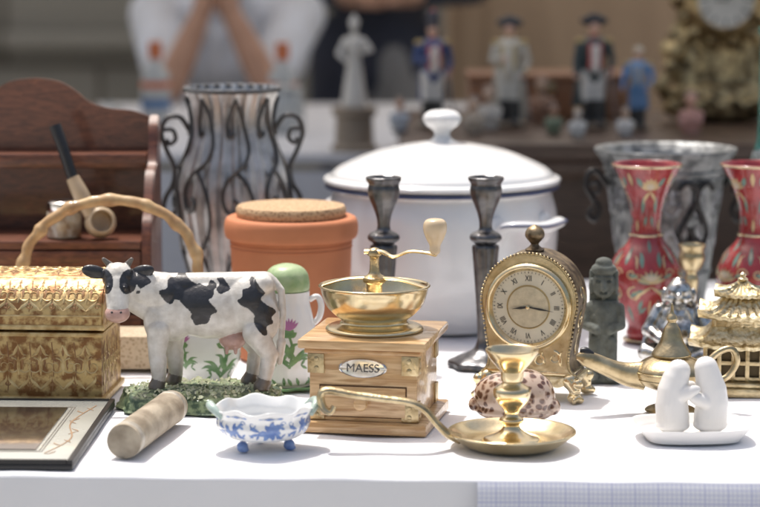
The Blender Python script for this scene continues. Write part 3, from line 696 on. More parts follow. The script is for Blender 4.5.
def bluebowl():
    out=[(.026,.012),(.040,.016),(.047,.026),(.0465,.035),(.050,.043)]
    def rf(r,z,th):
        k=max(0,(z-.014)/.03); return r*(1+.05*k*cos(4*th)+.012*k*cos(12*th)),z+.0016*k*k*cos(8*th)
    o=lathe('bowl',[(0,.010)]+out+[(.0512,.0455),(.049,.0455),(.044,.036),(.043,.026),(.035,.019),(0,.016)],PORC,seg=96,rfn=rf)
    BL=mat('cobalt_paint',(.08,.15,.40),.25,col2=(.20,.31,.56),vscale=120,coat=.5); GRN=mat('celadon',(.50,.62,.55),.25,coat=.4)
    pr=spline(out,6); zs=[p[1] for p in pr]; rs=[p[0] for p in pr]
    def mp(u,v,h):
        th=u/.047; r=float(np.interp(v,zs,rs)); r,_=rf(r,v,th); r+=h; return (r*sin(th),-r*cos(th),v)
    S=[]; random.seed(3)
    for i in range(7):
        c=-.130+i*.042+random.uniform(-.003,.003); big=1+.35*(i%2)
        for k in range(7): S.append(leaf(c+.001*k,.0275+.002*sin(i*2),k*.9+.3+i,.0082*big,.0023*big,.001))
        for k in (-1,1):
            S.append(leaf(c+k*.008,.027,(0 if k>0 else pi)+.6*k,.012,.0018,.002)); S.append(leaf(c+k*.008,.025,(0 if k>0 else pi)-.5*k,.012,.0016,-.002)); S.append(curl(c+k*.016,.034,0,.0035,1,.0006,k))
            S.append(leaf(c+k*.012,.018,k*.5+pi/2,.007,.0013)); S.append(leaf(c+k*.015,.020,k*-.9+pi/2,.006,.0012)); S.append(leaf(c+k*.018,.029,k*1.2+pi/2,.006,.0014))
    n=120; S.append(([( -.1477+.2953*i/n,.0405) for i in range(n+1)],[.0007+.0005*sin(i*1.3) for i in range(n+1)]))
    ps=[o,strokes('blue_flowers',S,mp,BL,.00025)]
    S=[]
    for i in range(8):
        a=i*pi/4+.2
        for k in (-.5,0,.5): S.append(leaf(.020*cos(a),.020*sin(a),a+k,.012,.0022))
    ps.append(strokes('inner_flowers',S,lambda u,v,h:(u,v,.0185+.25*max(0,math.hypot(u,v)-.02)+h),BL,.0004))
    for i in range(3):
        a=i*2*pi/3+pi; it=blob('foot',[E((0,0,.006),(.006,.005,.006)),E((.002,0,.003),(.005,.005,.003))],.0008,BL,1); xform(it,(.028*sin(a),-.028*cos(a),0)); ps.append(it)
    for s in (-1,1):
        ps.append(tube('handle',[(s*.046,-.018,.038),(s*.053,-.010,.046),(s*.055,0,.048),(s*.053,.010,.046),(s*.046,.018,.038)],[.003,.0042,.0046,.0042,.003],GRN,seg=12))
    group('blue_white_porcelain_bowl',(-.120,2.425,0),ps,12)
bluebowl()

def mill():
    ps=[box('base_board',(.140,.150,.012),(0,0,.0065),WOODL,.003),box('body',(.116,.126,.078),(0,0,.0515),WOODL,.0015),box('top_board',(.138,.148,.010),(0,0,.0955),WOODL,.003),
        box('under_mould',(.126,.136,.005),(0,0,.0875),WOODL,.002)]
    ps+= [box('drawer_front',(.092,.003,.032),(0,-.0640,.034),WOODL,.001),box('drawer_gap',(.0945,.0012,.0345),(0,-.0632,.034),mat('gap_shadow_wood',(.12,.06,.025),.8),.0003)]
    kn=lathe('drawer_knob',[(0,.016),(.006,.015),(.0075,.011),(.004,.006),(.005,.001),(.006,0)],WOODL,seg=24); xform(kn,(0,-.0655,.034),(90,0,0)); ps.append(kn)
    def screw(x,y,z,ax):
        s=lathe('screw',[(.0026,0),(.0024,.0010),(0,.0015)],BRASSD,seg=14,sm=2); xform(s,(x,y,z),(90,0,0) if ax=='y' else (0,90,0)); return s
    for sx in (-1,1):
        for z in (.024,.074):
            ps+= [box('corner_plate',(.017,.0022,.021),(sx*.0502,-.0640,z),BRASSD,.0006),box('corner_plate',(.0022,.017,.021),(sx*.0588,-.0562,z),BRASSD,.0006)]
            ps+= [screw(sx*.050,-.065,z+.005,'y'),screw(sx*.050,-.065,z-.005,'y'),]
            if sx>0: ps+= [screw(.0598,-.056,z+.005,'x'),screw(.0598,-.056,z-.005,'x'),box('corner_plate',(.0022,.017,.021),(.0588,.0545,z),BRASSD,.0006)]
    pl=lathe('name_plate',[(.026,0),(.026,.0012),(.0245,.002),(.0235,.0013),(0,.0016)],SILVER,seg=48,sm=1,sy=.40); xform(pl,(0,-.0632,.070),(90,0,0)); ps.append(pl)
    t=text('plate_lettering','MAESS',.0125,.0004,PEWD); xform(t,(0,-.0653,.070),(90,0,0)); ps.append(t)
    bowl=lathe('brass_bowl',[(.052,.1008),(.053,.103),(.049,.106),(.040,.1075),(.036,.110),(.0365,.113),(.044,.119),(.052,.128),(.0565,.139),(.0585,.1475),(.0605,.149),(.0595,.1505),(.0565,.149),(.054,.140),(.049,.130),(.04,.122),(.02,.117),(0,.116)],BRASS,seg=72,sm=4); ps.append(bowl)
    hub=lathe('hub',[(.014,.116),(.013,.124),(.009,.129),(.0085,.150),(.012,.153),(.0125,.158),(.008,.161),(.0055,.165),(.005,.180),(.0075,.182),(.0075,.187),(.004,.190),(0,.191)],BRASSD,seg=32,sm=2); ps.append(hub)
    ps.append(tube('bridge',[(-.057,0,.148),(-.03,0,.156),(0,0,.158),(.03,0,.156),(.057,0,.148)],[.006]*5,BRASS,seg=10,flat=.3,up=(0,0,1)))
    ps.append(tube('crank_arm',[(-.010,0,.186),(.008,-.002,.1865),(.022,-.006,.182),(.040,-.010,.1885),(.058,-.014,.1885),(.070,-.017,.187)],[.0055,.0045,.0035,.0035,.0035,.0048],BRASS,seg=10,flat=.55,up=(0,0,1)))
    kb=lathe('crank_knob',[(.003,.187),(.0055,.190),(.006,.197),(.0095,.204),(.0125,.213),(.012,.221),(.008,.225),(0,.226)],mat('knob_wood',(.72,.55,.35),.35,coat=.5),seg=28); xform(kb,(.069,-.0165,0)); ps.append(kb)
    group('coffee_grinder',(-.006,2.562,0),ps,-11)
mill()

def chamberstick():
    ps=[lathe('drip_dish',[(0,.001),(.040,.001),(.050,.004),(.060,.011),(.0655,.0155),(.0668,.0165),(.0655,.018),(.062,.0165),(.052,.009),(.042,.006),(.030,.0065),(0,.007)],BRASS,seg=80,sm=4),
        lathe('stem',[(.031,.006),(.029,.010),(.020,.013),(.0115,.018),(.0085,.024),(.0125,.027),(.0125,.030),(.0075,.034),(.0085,.040),(.016,.048),(.0195,.056),(.0185,.062),(.011,.067),(.0085,.072),(.0105,.078),(.017,.086),(.0235,.094),(.0275,.1015),(.0262,.1028),(.021,.095),(.0145,.088),(.0115,.084),(.011,.07),(0,.069)],BRASS,seg=56,sm=4)]
    P=[(-.054,-.006,.010),(-.066,-.010,.016),(-.078,-.013,.028),(-.090,-.014,.042),(-.106,-.014,.050),(-.135,-.013,.054),(-.165,-.012,.058),(-.190,-.011,.062),(-.197,-.012,.056),(-.194,-.014,.044),(-.187,-.015,.040),(-.183,-.014,.046)]
    ps.append(tube('long_handle',P,[.0055,.0045,.004,.004,.004,.004,.0042,.0045,.0042,.004,.0035,.0028],BRASSD,seg=12,flat=1.5,up=(0,1,0)))
    group('brass_chamberstick',(.136,2.432,0),ps)
chamberstick()

def cowrie():
    m=mat('cowrie_shell_mat',(.62,.46,.36),.12,coat=.9); nt=m.node_tree;N=nt.nodes;L=nt.links;b=N['Principled BSDF']; tc=[n for n in N if n.type=='TEX_COORD'][0]
    nz=N.new('ShaderNodeTexNoise'); nz.inputs['Scale'].default_value=60; L.new(tc.outputs['Object'],nz.inputs['Vector'])
    va=N.new('ShaderNodeVectorMath'); va.operation='MULTIPLY_ADD'; L.new(nz.outputs['Color'],va.inputs[0]); va.inputs[1].default_value=(.010,)*3; L.new(tc.outputs['Object'],va.inputs[2])
    v=N.new('ShaderNodeTexVoronoi'); v.inputs['Scale'].default_value=135; L.new(va.outputs[0],v.inputs['Vector'])
    rp=N.new('ShaderNodeValToRGB'); e=rp.color_ramp.elements; e[0].position=.32; e[0].color=(.11,.05,.03,1); e[1].position=.56; e[1].color=(.56,.42,.32,1); q=e.new(.42); q.color=(.28,.16,.11,1)
    L.new(v.outputs['Distance'],rp.inputs['Fac']); L.new(rp.outputs['Color'],b.inputs['Base Color'])
    it=[E((0,0,.029),(.045,.030,.027)),E((.01,0,.03),(.034,.029,.029)),E((0,0,.012),(.043,.028,.012)),E((.043,0,.018),(.008,.010,.009)),E((-.044,0,.017),(.007,.008,.008))]
    o=blob('cowrie_shell',it,.0013,m,8); o.location=(.146,2.560,0); o.rotation_euler=(0,0,R(-14))
cowrie()

def clock():
    pts=[]
    for k in range(0,25):
        a=pi/2-k*(pi*.60)/24; pts.append((.056*cos(a),.112+.056*sin(a)))
    low=spline([pts[-1],(.0505,.075),(.0475,.058),(.0465,.045),(.049,.036),(.054,.031)],4)[1:]
    right=pts+low+[(.054,.025)]
    out=right+[(-x,z) for x,z in reversed(right[1:])]
    BD=mat('bronze_side',(.30,.225,.135),.4,.8,col2=(.10,.07,.045),vscale=80,bump=.6,bscale=140,thr=(.4,.6))
    FP=mat('front_brass',(.66,.56,.36),.34,1,col2=(.42,.33,.18),vscale=70,bump=.35,bscale=200)
    ps=[prism('case',out,.050,BD,off=.002)]
    inn=[(x*.97,.112+(z-.112)*.985 if z>.05 else z+.001) for x,z in out]
    ps.append(prism('front_plate',inn,.004,FP,off=-.0255))
    ps.append(prism('back_rim',inn,.004,BRASSO,off=.0295))
    cz=.107
    o=lathe('bezel',[(.049,0),(.0500,.003),(.0480,.006),(.0455,.007),(.0430,.004),(.0415,.002),(.0415,0)],BRASS,seg=80,sm=3); xform(o,(0,-.0275,cz),(90,0,0)); ps.append(o)
    DI=mat('dial_cream',(.68,.62,.47),.45,var=.07,vscale=40); CHP=mat('dial_center',(.64,.56,.39),.4,.3,vscale=150,bump=.4)
    o=lathe('dial',[(.0425,0),(.0425,.0012),(0,.0014)],DI,seg=64,sm=1); xform(o,(0,-.0278,cz),(90,0,0)); ps.append(o)
    o=lathe('dial_ring',[(.0235,0),(.0245,.0018),(.0255,.0)],BRASS,seg=64,sm=1); xform(o,(0,-.0288,cz),(90,0,0)); ps.append(o)
    o=lathe('dial_centre',[(.0235,0),(.0232,.0010),(0,.0012)],CHP,seg=64,sm=1); xform(o,(0,-.0287,cz),(90,0,0)); ps.append(o)
    for i,t in enumerate(['XII','I','II','III','IIII','V','VI','VII','VIII','IX','X','XI']):
        a=i*pi/6; o=text('numeral',t,.0092,.0002,BLACK); o.data.transform(Matrix.Scale(.72,4,(1,0,0)))
        o.data.transform(Matrix.Rotation(-a,4,'Z')); o.data.transform(Matrix.Translation((.0325*sin(a),.0325*cos(a),0)))
        xform(o,(0,-.0294,cz),(90,0,0)); ps.append(o)
    for i in range(60):
        a=i*pi/30; ps.append(box('minute_mark',(.0005 if i%5 else .0009,.0003,.0018),(.0395*sin(a),-.0293,cz+.0395*cos(a)),BLACK,0,rot=(0,math.degrees(a),0)))
    def hand(n,a,l,w):
        h=prism(n,[(0,-.006),(w*.4,0),(w,l*.45),(w*.35,l*.75),(0,l),(-w*.35,l*.75),(-w,l*.45),(-w*.4,0)],.0004,BLACK,bev=0)
        h.data.transform(Matrix.Rotation(R(a),4,'Y')); xform(h,(0,-.031,cz)); return h
    ps+= [hand('hour_hand',262,.019,.0016),hand('minute_hand',98,.030,.0012)]
    o=lathe('arbor',[(.0022,0),(.002,.002),(0,.003)],BRASS,seg=16,sm=1); xform(o,(0,-.031,cz),(90,0,0)); ps.append(o)
    ps.append(box('plinth',(.116,.062,.007),(0,0,.0255),BRASSO,.0025)); ps.append(box('plinth_step',(.106,.056,.005),(0,0,.0315),BRASS,.002))
    apr=spline([(-.05,.023),(-.035,.016),(-.02,.019),(0,.010),(.02,.019),(.035,.016),(.05,.023)],5)
    ps.append(prism('apron',[(.05,.0235),(-.05,.0235)]+apr[1:-1],.003,BRASSO,bev=.0005,off=-.029))
    for sx in (-1,1):
        for sy in (-1,1):
            f=blob('claw_foot',[C((sx*.048,sy*.025,.024),(sx*.055,sy*.028,.014),.009,.0065),C((sx*.055,sy*.028,.014),(sx*.0525,sy*.027,.007),.0065,.0055),E((sx*.055,sy*.030,.0055),(.009,.009,.0056)),E((sx*.062,sy*.032,.004),(.004,.003,.004)),E((sx*.056,sy*.038,.004),(.003,.004,.004)),C((sx*.045,sy*.024,.02),(sx*.058,sy*.029,.022),.005,.006)],.0010,BRASS,1); ps.append(f)
    Q=[]
    for s in (-1,1):
        Q+=[curl(s*.030,.050,pi/2,.008,1.1,.0013,-s),curl(s*.014,.046,pi/2,.007,1.1,.0012,s),leaf(s*.02,.042,pi/2+s*.2,.016,.002,s*.002),leaf(s*.038,.04,pi/2-s*.1,.018,.0022,s*.003),leaf(0,.04,pi/2+s*.3,.014,.002)]
    ps.append(strokes('front_scrolls',Q,lambda u,v,h:(u,-.0276-h,v),BRASS,.0007))
    bw=[]
    for k in range(0,len(right)-1,1):
        x,z=right[k]
        for s in (-1,1): bw.append((s*x*.995,z))
    bl=blob('bead_border',[E((x,-.0265,z),.0016) for x,z in bw],.0008,BRASSD,0,S=12,Q=8); ps.append(bl)
    ps.append(lathe('finial',[(.010,.167),(.011,.169),(.007,.172),(.0045,.175),(.0065,.178),(.0105,.183),(.011,.188),(.0085,.193),(.004,.196),(0,.1975)],BD,seg=28))
    for s in (-1,1):
        Q=[curl(0,.09,pi/2,.012,1.2,.0014,1),curl(0,.12,-pi/2,.012,1.2,.0014,1),leaf(0,.05,pi/2,.03,.003)]
        ps.append(strokes('side_ornament',Q,lambda u,v,h,s=s:(s*(float(np.interp(v,[.03,.045,.058,.075,.10,.112,.13,.145],[.054,.0465,.0475,.0505,.0548,.056,.053,.045]))+h),u+.002,v),BRASS,.0007))
    group('brass_mantel_clock',(.176,2.705,0),ps,-17)
clock()

def whitepot():
    out=[(.100,.002),(.115,.010),(.136,.035),(.150,.075),(.155,.115),(.1545,.150),(.149,.172),(.147,.182)]
    ps=[lathe('pot_body',[(0,.002)]+out+[(.151,.1860),(.1550,.1872),(.1545,.191),(.149,.192)],WHITE,seg=96,sm=5)]
    DB=mat('blue_rim_paint',(.025,.04,.13),.3,coat=.4)
    ps.append(lathe('blue_rim',[(.1535,.1855),(.1570,.1865),(.1578,.1885),(.1570,.1905),(.1540,.1912)],DB,seg=96,sm=1))
    ps.append(lathe('lid',[(.150,.193),(.1575,.1935),(.159,.1965),(.1575,.1995),(.150,.2015),(.147,.206),(.138,.213),(.115,.224),(.085,.235),(.05,.2425),(.024,.2465),(.014,.250),(.0105,.256),(.0125,.262),(.021,.268),(.0255,.275),(.0245,.282),(.016,.288),(0,.290)],WHITE,seg=96,sm=4))
    for s in (-1,1):
        P=[(s*.150,-.044,.140),(s*.168,-.046,.150),(s*.184,-.034,.152),(s*.190,0,.149),(s*.184,.034,.152),(s*.168,.046,.150),(s*.150,.044,.140)]
        ps.append(tube('ear_handle',P,[.0085,.0085,.009,.0095,.009,.0085,.0085],WHITE,seg=14,flat=.75,up=(0,0,1)))
        ps.append(tube('handle_edge',[(p[0]+s*.009*(1 if abs(p[1])<.04 else .3),p[1]*1.14,p[2]+.002) for p in P],[.0018]*7,DB,seg=8))
        for yy in (-.044,.044):
            r=blob('handle_lug',[E((s*.150,yy,.142),(.007,.015,.020))],.0015,WHITE,2); ps.append(r)
    group('enamel_stockpot',(.083,3.20,0),ps,-48)
whitepot()

def wirevase():
    out=[(.042,.004),(.045,.02),(.054,.06),(.066,.11),(.0735,.150),(.0745,.175),(.069,.208),(.0585,.240),(.0515,.268),(.0535,.293),(.0615,.314)]
    STV=mat('vase_metal',(.60,.59,.575),.38,.65,col2=(.34,.33,.32),vscale=50,bump=.2)
    WIRE=mat('vase_wire',(.10,.097,.095),.4,.8,bump=.2)
    ps=[lathe('ribbed_body',[(0,.004)]+out+[(.063,.317),(.061,.318),(.054,.295),(.051,.27),(.055,.24),(.064,.2),(.06,.1),(0,.03)],STV,seg=192,sm=5,ribs=(24,.0022))]
    mp=lathemap(out,.06)
    n=8
    for i in range(n):
        u0=2*pi*.06*i/n
        def T(pts,r): ps.append(tube('wire_scroll',[mp(u0+u,v,.0045) for u,v in pts],r,WIRE,seg=7,sm=3,up=(0,0,1)))
        T([(0,.305),(.007,.288),(.014,.262),(.0165,.24),(.010,.222),(0,.212),(-.010,.200),(-.015,.18),(-.011,.160),(-.003,.158),(.001,.168),(-.004,.176)],.0026)
        T([(0,.305),(-.007,.288),(-.011,.27),(-.007,.256),(-.002,.262)],.0024)
        T([(0,.212),(.010,.195),(.017,.17),(.018,.14),(.010,.115),(0,.10),(-.010,.085),(-.012,.06),(0,.03)],.0026)
        T([(.0,.10),(.008,.085),(.010,.06),(.0,.03)],.0026)
    ps+=[ringtube('ring',.316,.063,.003,WIRE),ringtube('ring',.030,.050,.003,WIRE),ringtube('ring',.005,.047,.004,WIRE)]
    for s in (-1,1):
        P=[(s*.058,0,.262),(s*.070,0,.279),(s*.088,0,.277),(s*.095,0,.258),(s*.088,0,.235),(s*.078,0,.212),(s*.080,0,.19),(s*.090,0,.172),(s*.093,0,.155),(s*.084,0,.145),(s*.076,0,.155)]
        ps.append(tube('scroll_handle',P,[.0034]*11,WIRE,seg=8,sm=5))
        P=[(s*.093,0,.262),(s*.080,0,.262),(s*.076,0,.250),(s*.084,0,.243),(s*.088,0,.250)]
        ps.append(tube('scroll_handle_curl',P,[.003]*5,WIRE,seg=8,sm=5))
    group('wrought_metal_vase',(-.198,3.21,0),ps,8)
wirevase()

def crock():
    ps=[lathe('crock_body',[(0,.002),(.060,.002),(.066,.006),(.069,.03),(.0735,.10),(.0755,.152)],TERRA,seg=72,sm=3),
        lathe('crock_lid',[(.076,.150),(.0800,.151),(.0825,.156),(.0830,.166),(.0815,.173),(.078,.1765),(.068,.177),(0,.177)],TERRA,seg=72,sm=3),
        lathe('cork_disc',[(.0655,.1765),(.0680,.180),(.0683,.187),(.0660,.1905),(0,.192)],CORK,seg=72,sm=1)]
    for z in (.14,.145): ps.append(lathe('groove_ring',[(.0750,z-.001),(.0764,z),(.0754,z+.001)],TERRA,seg=72,sm=1))
    group('terracotta_crock',(-.110,2.95,0),ps)
crock()

CS=[(0,.001),(.040,.001),(.0435,.004),(.0425,.008),(.034,.012),(.026,.015),(.015,.021),(.0095,.030),(.009,.04),(.0095,.06),(.012,.10),(.0145,.135),(.0155,.148),(.0125,.151),(.0185,.156),(.0195,.160),(.0165,.164),(.009,.168),(.0078,.176),(.0095,.186),(.0135,.197),(.0185,.209),(.0195,.218),(.0185,.224),(.0215,.229),(.0218,.232),(.018,.232),(.014,.22),(0,.215)]
for x in (.0045,.128):
    def rf(r,z,th): 
        if z<.014 and r>.02: return r*(1+.05*cos(8*th)),z
        if .025<z<.15: return r*(1+.06*cos(8*th)),z
        return r*(1+.015*cos(10*th)),z
    o=lathe('pewter_candlestick',CS,PEWD,seg=80,sm=3,rfn=rf); o.location=(x,2.885,0)

THG=mat('thistle_green',(.19,.34,.14),.3,coat=.4,col2=(.09,.20,.08),vscale=100); THP=mat('thistle_purple',(.50,.19,.40),.3,coat=.4)
def thistle(cx,cy,s):
    G=[([(cx,cy-.035*s),(cx+.003*s,cy-.015*s),(cx,cy)],[.0012*s]*3)]
    for k,(a,l) in enumerate(((2.4,.028),(.7,.028),(2.9,.024),(.2,.022),(2.1,.018),(1.0,.018))):
        G.append(leaf(cx,cy-.034*s+.005*s*(k//2),a,l*s,.0026*s,.004*s*(1 if k%2 else -1)))
        G.append(leaf(cx+.5*l*s*cos(a),cy-.034*s+.5*l*s*sin(a),a+.8,.008*s,.0014*s)); G.append(leaf(cx+.5*l*s*cos(a),cy-.034*s+.5*l*s*sin(a),a-.8,.008*s,.0014*s))
    for a in (-.5,0,.5,1,-1): G.append(leaf(cx,cy-.002*s,pi/2+a,.009*s,.0028*s))
    P=[leaf(cx,cy+.005*s,pi/2+a,.013*s,.0016*s) for a in (-.9,-.6,-.3,0,.3,.6,.9)]
    return G,P
def jug():
    out=[(.026,.004),(.0285,.008),(.0305,.03),(.0295,.058),(.0255,.082),(.0225,.098),(.0225,.110)]
    ps=[lathe('jug_body',[(0,.002),(.025,.002)]+out+[(.0205,.111),(0,.111)],PORC,seg=64,sm=5)]
    gd=mat('green_stopper',(.26,.39,.17),.4,col2=(.44,.54,.30),vscale=80,coat=.4,bump=.2)
    ps.append(lathe('stopper',[(.0205,.1105),(.0225,.114),(.0225,.122),(.0205,.132),(.015,.139),(.007,.1425),(0,.1435)],gd,seg=48))
    ps.append(tube('handle',[(.022,0,.100),(.030,0,.104),(.034,0,.094),(.032,0,.080),(.026,0,.072)],[.0032]*5,PORC,seg=12))
    mp=lathemap(out,.03)
    G=[];P=[]
    for i,(c,y,s) in enumerate(((.001,.064,1.1),(-.055,.05,.8),(.06,.05,.8),(.095,.06,.9))):
        g,p=thistle(c,y,s); G+=g;P+=p
    for i in range(24): G.append(leaf(-.09+.0078*i,.005,pi/2+random.uniform(-.9,.9),.010,.0018))
    ps+= [strokes('leaves',G,mp,THG,.0003),strokes('blossoms',P,mp,THP,.0004)]
    e=group('thistle_oil_jug',(-.108,2.752,.003),ps,4); e.scale=(1.17,1.17,1.0)
    out=[(.026,.004),(.032,.010),(.040,.030),(.0415,.050),(.0385,.066),(.036,.074)]
    ps=[lathe('pot_body',[(0,.002),(.025,.002)]+out+[(.034,.074),(0,.070)],PORC,seg=64,sm=5),lathe('pot_lid',[(.037,.0745),(.036,.079),(.025,.087),(.008,.092),(.006,.096),(.009,.101),(0,.105)],PORC,seg=48)]
    mp=lathemap(out,.04); G=[];P=[]
    for c,s in ((-.075,1),(-.024,.8),(.024,1.15),(.075,.9),(.12,1)): 
        g,p=thistle(c,.050,s); G+=g;P+=p
    ps+= [strokes('leaves',G,mp,THG,.0003),strokes('blossoms',P,mp,THP,.0004)]
    group('thistle_sugar_pot',(-.205,2.782,0),ps)
    ly=lathe('green_leaf_dish',[(0,.001),(.030,.001),(.040,.004),(.043,.0065),(.0415,.0075),(.032,.0045),(0,.0035)],THG,seg=60,rfn=lambda r,z,th:(r*(1+.06*cos(9*th)),z)); 
    ly.location=(-.108,2.752,-.0005)
jug()

def stonestatue():
    c=(.17,.185,.165);d=(.08,.09,.08)
    it=[C((0,0,.02),(0,0,.06),.016,.017,c),E((0,0,.012),(.020,.017,.012),c),E((0,0,.07),(.019,.014,.022),c),C((-.012,0,.085),(.012,0,.085),.008,.008,c),
        E((0,0,.112),(.0135,.0125,.017),c),E((0,0,.13),(.015,.013,.008),c),E((0,0,.138),(.010,.010,.006),c),C((0,-.012,.115),(0,-.0145,.108),.0025,.0035,c),E((0,-.011,.102),(.005,.003,.0018),d),
        E((-.006,-.0105,.116),(.0035,.002,.0018),d),E((.006,-.0105,.116),(.0035,.002,.0018),d),C((-.009,-.009,.1205),(.009,-.009,.1205),.002,.002,c),
        E((-.0145,0,.11),(.003,.005,.010),c),E((.0145,0,.11),(.003,.005,.010),c)]
    for s in (-1,1):
        it+=chain([(s*.019,0,.084),(s*.021,-.006,.064),(s*.008,-.015,.060)],[.006,.0055,.005],c)+[C((s*.009,-.011,.045),(s*.010,-.012,.012),.008,.007,c),E((s*.010,-.018,.006),(.007,.010,.006),c)]
    for k in range(3): it.append(C((-.012,-.0125+.001*k,.052-.007*k),(.012,-.0125+.001*k,.052-.007*k),.002,.002,d))
    m=mat('stone',(1,1,1),.8,attr=True,var=.25,vscale=90,bump=.8,bscale=220)
    o=blob('figure',it,.0011,m,1)
    sm=mat('stone_plain',(.16,.175,.155),.85,var=.2,vscale=80,bump=.8,bscale=200)
    b=box('base',(.044,.036,.014),(0,0,.0072),sm,.003)
    bb=box('back_pillar',(.034,.014,.125),(0,.010,.070),sm,.004)
    for v in o.data.vertices: v.co.z+=.004
    group('carved_stone_idol',(.263,2.79,0),[o,b,bb],-6)
stonestatue()

def redvase(loc,rot):
    RED=mat('red_enamel',(.36,.032,.032),.24,col2=(.22,.018,.022),vscale=70,coat=.6)
    out=[(.022,.004),(.024,.012),(.022,.022),(.030,.040),(.044,.066),(.0475,.085),(.044,.103),(.034,.119),(.024,.131),(.0195,.143),(.019,.158),(.022,.178),(.029,.200),(.038,.218),(.0435,.228)]
    ps=[lathe('vase_body',[(0,.002),(.026,.002)]+out+[(.0445,.230),(.042,.231),(.036,.218),(.02,.18),(0,.17)],RED,seg=72,sm=4)]
    for z,r in ((.004,.027),(.140,.0213),(.2295,.0445)): ps.append(ringtube('brass_ring',z,r,.0014,BRASS))
    GO=mat('gold_paint',(.62,.47,.26),.4,.4,vscale=80); GN=mat('teal_paint',(.08,.19,.15),.4,col2=(.17,.29,.24),vscale=60); CR=mat('cream_paint',(.62,.53,.41),.4)
    mp=lathemap(out,.04); G=[];N_=[];K=[]
    per=2*pi*.04
    for i in range(4):
        c=per*i/4
        for a in (-1.2,-.8,-.4,0,.4,.8,1.2): G.append(leaf(c,.082,pi/2+a,.018,.0018)); N_.append(leaf(c,.082,pi/2+a+.2,.015,.0016))
        for a in (-.9,-.5,0,.5,.9): K.append(leaf(c,.086,pi/2+a,.010,.0014))
        for s in (-1,1):
            G.append(curl(c+s*.018,.068,pi/2,.010,1.2,.0010,-s)); G.append(leaf(c,.078,-pi/2+s*.7,.028,.0018,s*.004)); N_.append(leaf(c+s*.004,.074,-pi/2+s*1.0,.024,.0030,s*.003)); N_.append(leaf(c+s*.01,.06,-pi/2+s*.2,.018,.0026,s*.002)); N_.append(leaf(c+s*.004,.05,-pi/2+s*.9,.016,.0022))
            G.append(leaf(c+s*.016,.1,pi/2-s*.4,.018,.0014,s*.003)); N_.append(leaf(c+s*.010,.102,pi/2-s*.3,.020,.0030,s*.002)); N_.append(leaf(c+s*.014,.090,s*.3 if s>0 else pi-.3,.012,.0026)); G.append(curl(c+s*.022,.094,0,.007,1.2,.0009,s))
        G.append(leaf(c,.060,-pi/2,.024,.0016)); N_.append(leaf(c,.12,pi/2,.016,.003))
        c2=c+per/8
        N_.append(leaf(c2,.03,pi/2,.022,.003)); N_.append(leaf(c2,.105,pi/2,.022,.0034)); K.append(leaf(c2,.110,pi/2,.012,.0016))
        for a in (-1.3,-.9,-.45,0,.45,.9,1.3): G.append(leaf(c,.200,pi/2+a,.016,.0030)); K.append(leaf(c,.2,pi/2+a*.7,.009,.0018))
        for s in (-1,1): G.append(leaf(c,.198,-pi/2+s*.6,.022,.0024,s*.003)); N_.append(leaf(c+s*.012,.19,-pi/2+s*.2,.022,.0038)); N_.append(leaf(c+s*.006,.165,-pi/2+s*.4,.014,.0036)); N_.append(leaf(c+s*.014,.204,pi/2-s*.5,.014,.0036))
        G.append(leaf(c2,.222,-pi/2,.018,.003)); G.append(leaf(c2,.145,pi/2,.016,.004))
    ps+= [strokes('gold_flowers',G,mp,GO,.0003),strokes('teal_leaves',N_,mp,GN,.0002),strokes('cream_petals',K,mp,CR,.0005)]
    group('red_enamel_vase',loc,ps,rot)
redvase((.342,3.06,0),3); redvase((.4815,3.06,0),30)

def urn():
    GV=mat('galvanised',(.30,.305,.30),.42,.7,col2=(.11,.115,.115),vscale=55,bump=.6,bscale=110,thr=(.38,.60))
    out=[(.055,.004),(.058,.02),(.066,.08),(.074,.14),(.080,.185),(.084,.205)]
    ps=[lathe('urn_body',[(0,.002)]+out+[(.092,.218),(.098,.226),(.096,.229),(.088,.222),(.078,.2),(.068,.12),(0,.02)],GV,seg=120,sm=4,ribs=(20,.0007))]
    for z,r in ((.20,.0835),(.19,.0815),(.06,.064)): ps.append(ringtube('hoop',z,r,.002,GV))
    mp=lathemap(out,.08); S=[]
    for i in range(12):
        c=2*pi*.08*i/12
        for s in (-1,1): S+=[curl(c+s*.009,.165,pi/2,.010,1.2,.0012,s),leaf(c,.14,pi/2+s*.5,.025,.0022,s*.003),leaf(c,.13,-pi/2+s*.3,.04,.0022,s*.004)]
        S.append(leaf(c,.155,pi/2,.028,.0024))
    ps.append(strokes('embossing',S,mp,PEWTER,.0009))
    ps.append(tube('iron_scroll',[mp(u,v,.006) for u,v in ((.008,.178),(.018,.188),(.032,.180),(.034,.160),(.020,.135),(.012,.115),(.022,.10),(.034,.112),(.028,.126))],.0035,IRON,seg=8,sm=5,up=(0,0,1)))
    ps.append(tube('iron_scroll',[mp(u,v,.006) for u,v in ((.060,.178),(.050,.188),(.038,.180),(.036,.160),(.050,.135),(.058,.115),(.048,.10),(.038,.112))],.0035,IRON,seg=8,sm=5,up=(0,0,1)))
    for s in (-1,1):
        P=[(s*.080,-.01,.178),(s*.094,-.012,.196),(s*.106,-.014,.196),(s*.110,-.015,.178),(s*.100,-.014,.160),(s*.092,-.012,.145),(s*.098,-.012,.130),(s*.106,-.012,.138),(s*.100,-.012,.148)]
        ps.append(tube('iron_handle',P,[.0042]*9,IRON,seg=8,sm=5))
        ps.append(tube('iron_handle_curl',[(s*.106,-.015,.18),(s*.094,-.015,.182),(s*.092,-.015,.170),(s*.1,-.015,.168)],[.003]*4,IRON,seg=8,sm=5))
    group('galvanised_urn',(.394,3.30,0),ps)
urn()

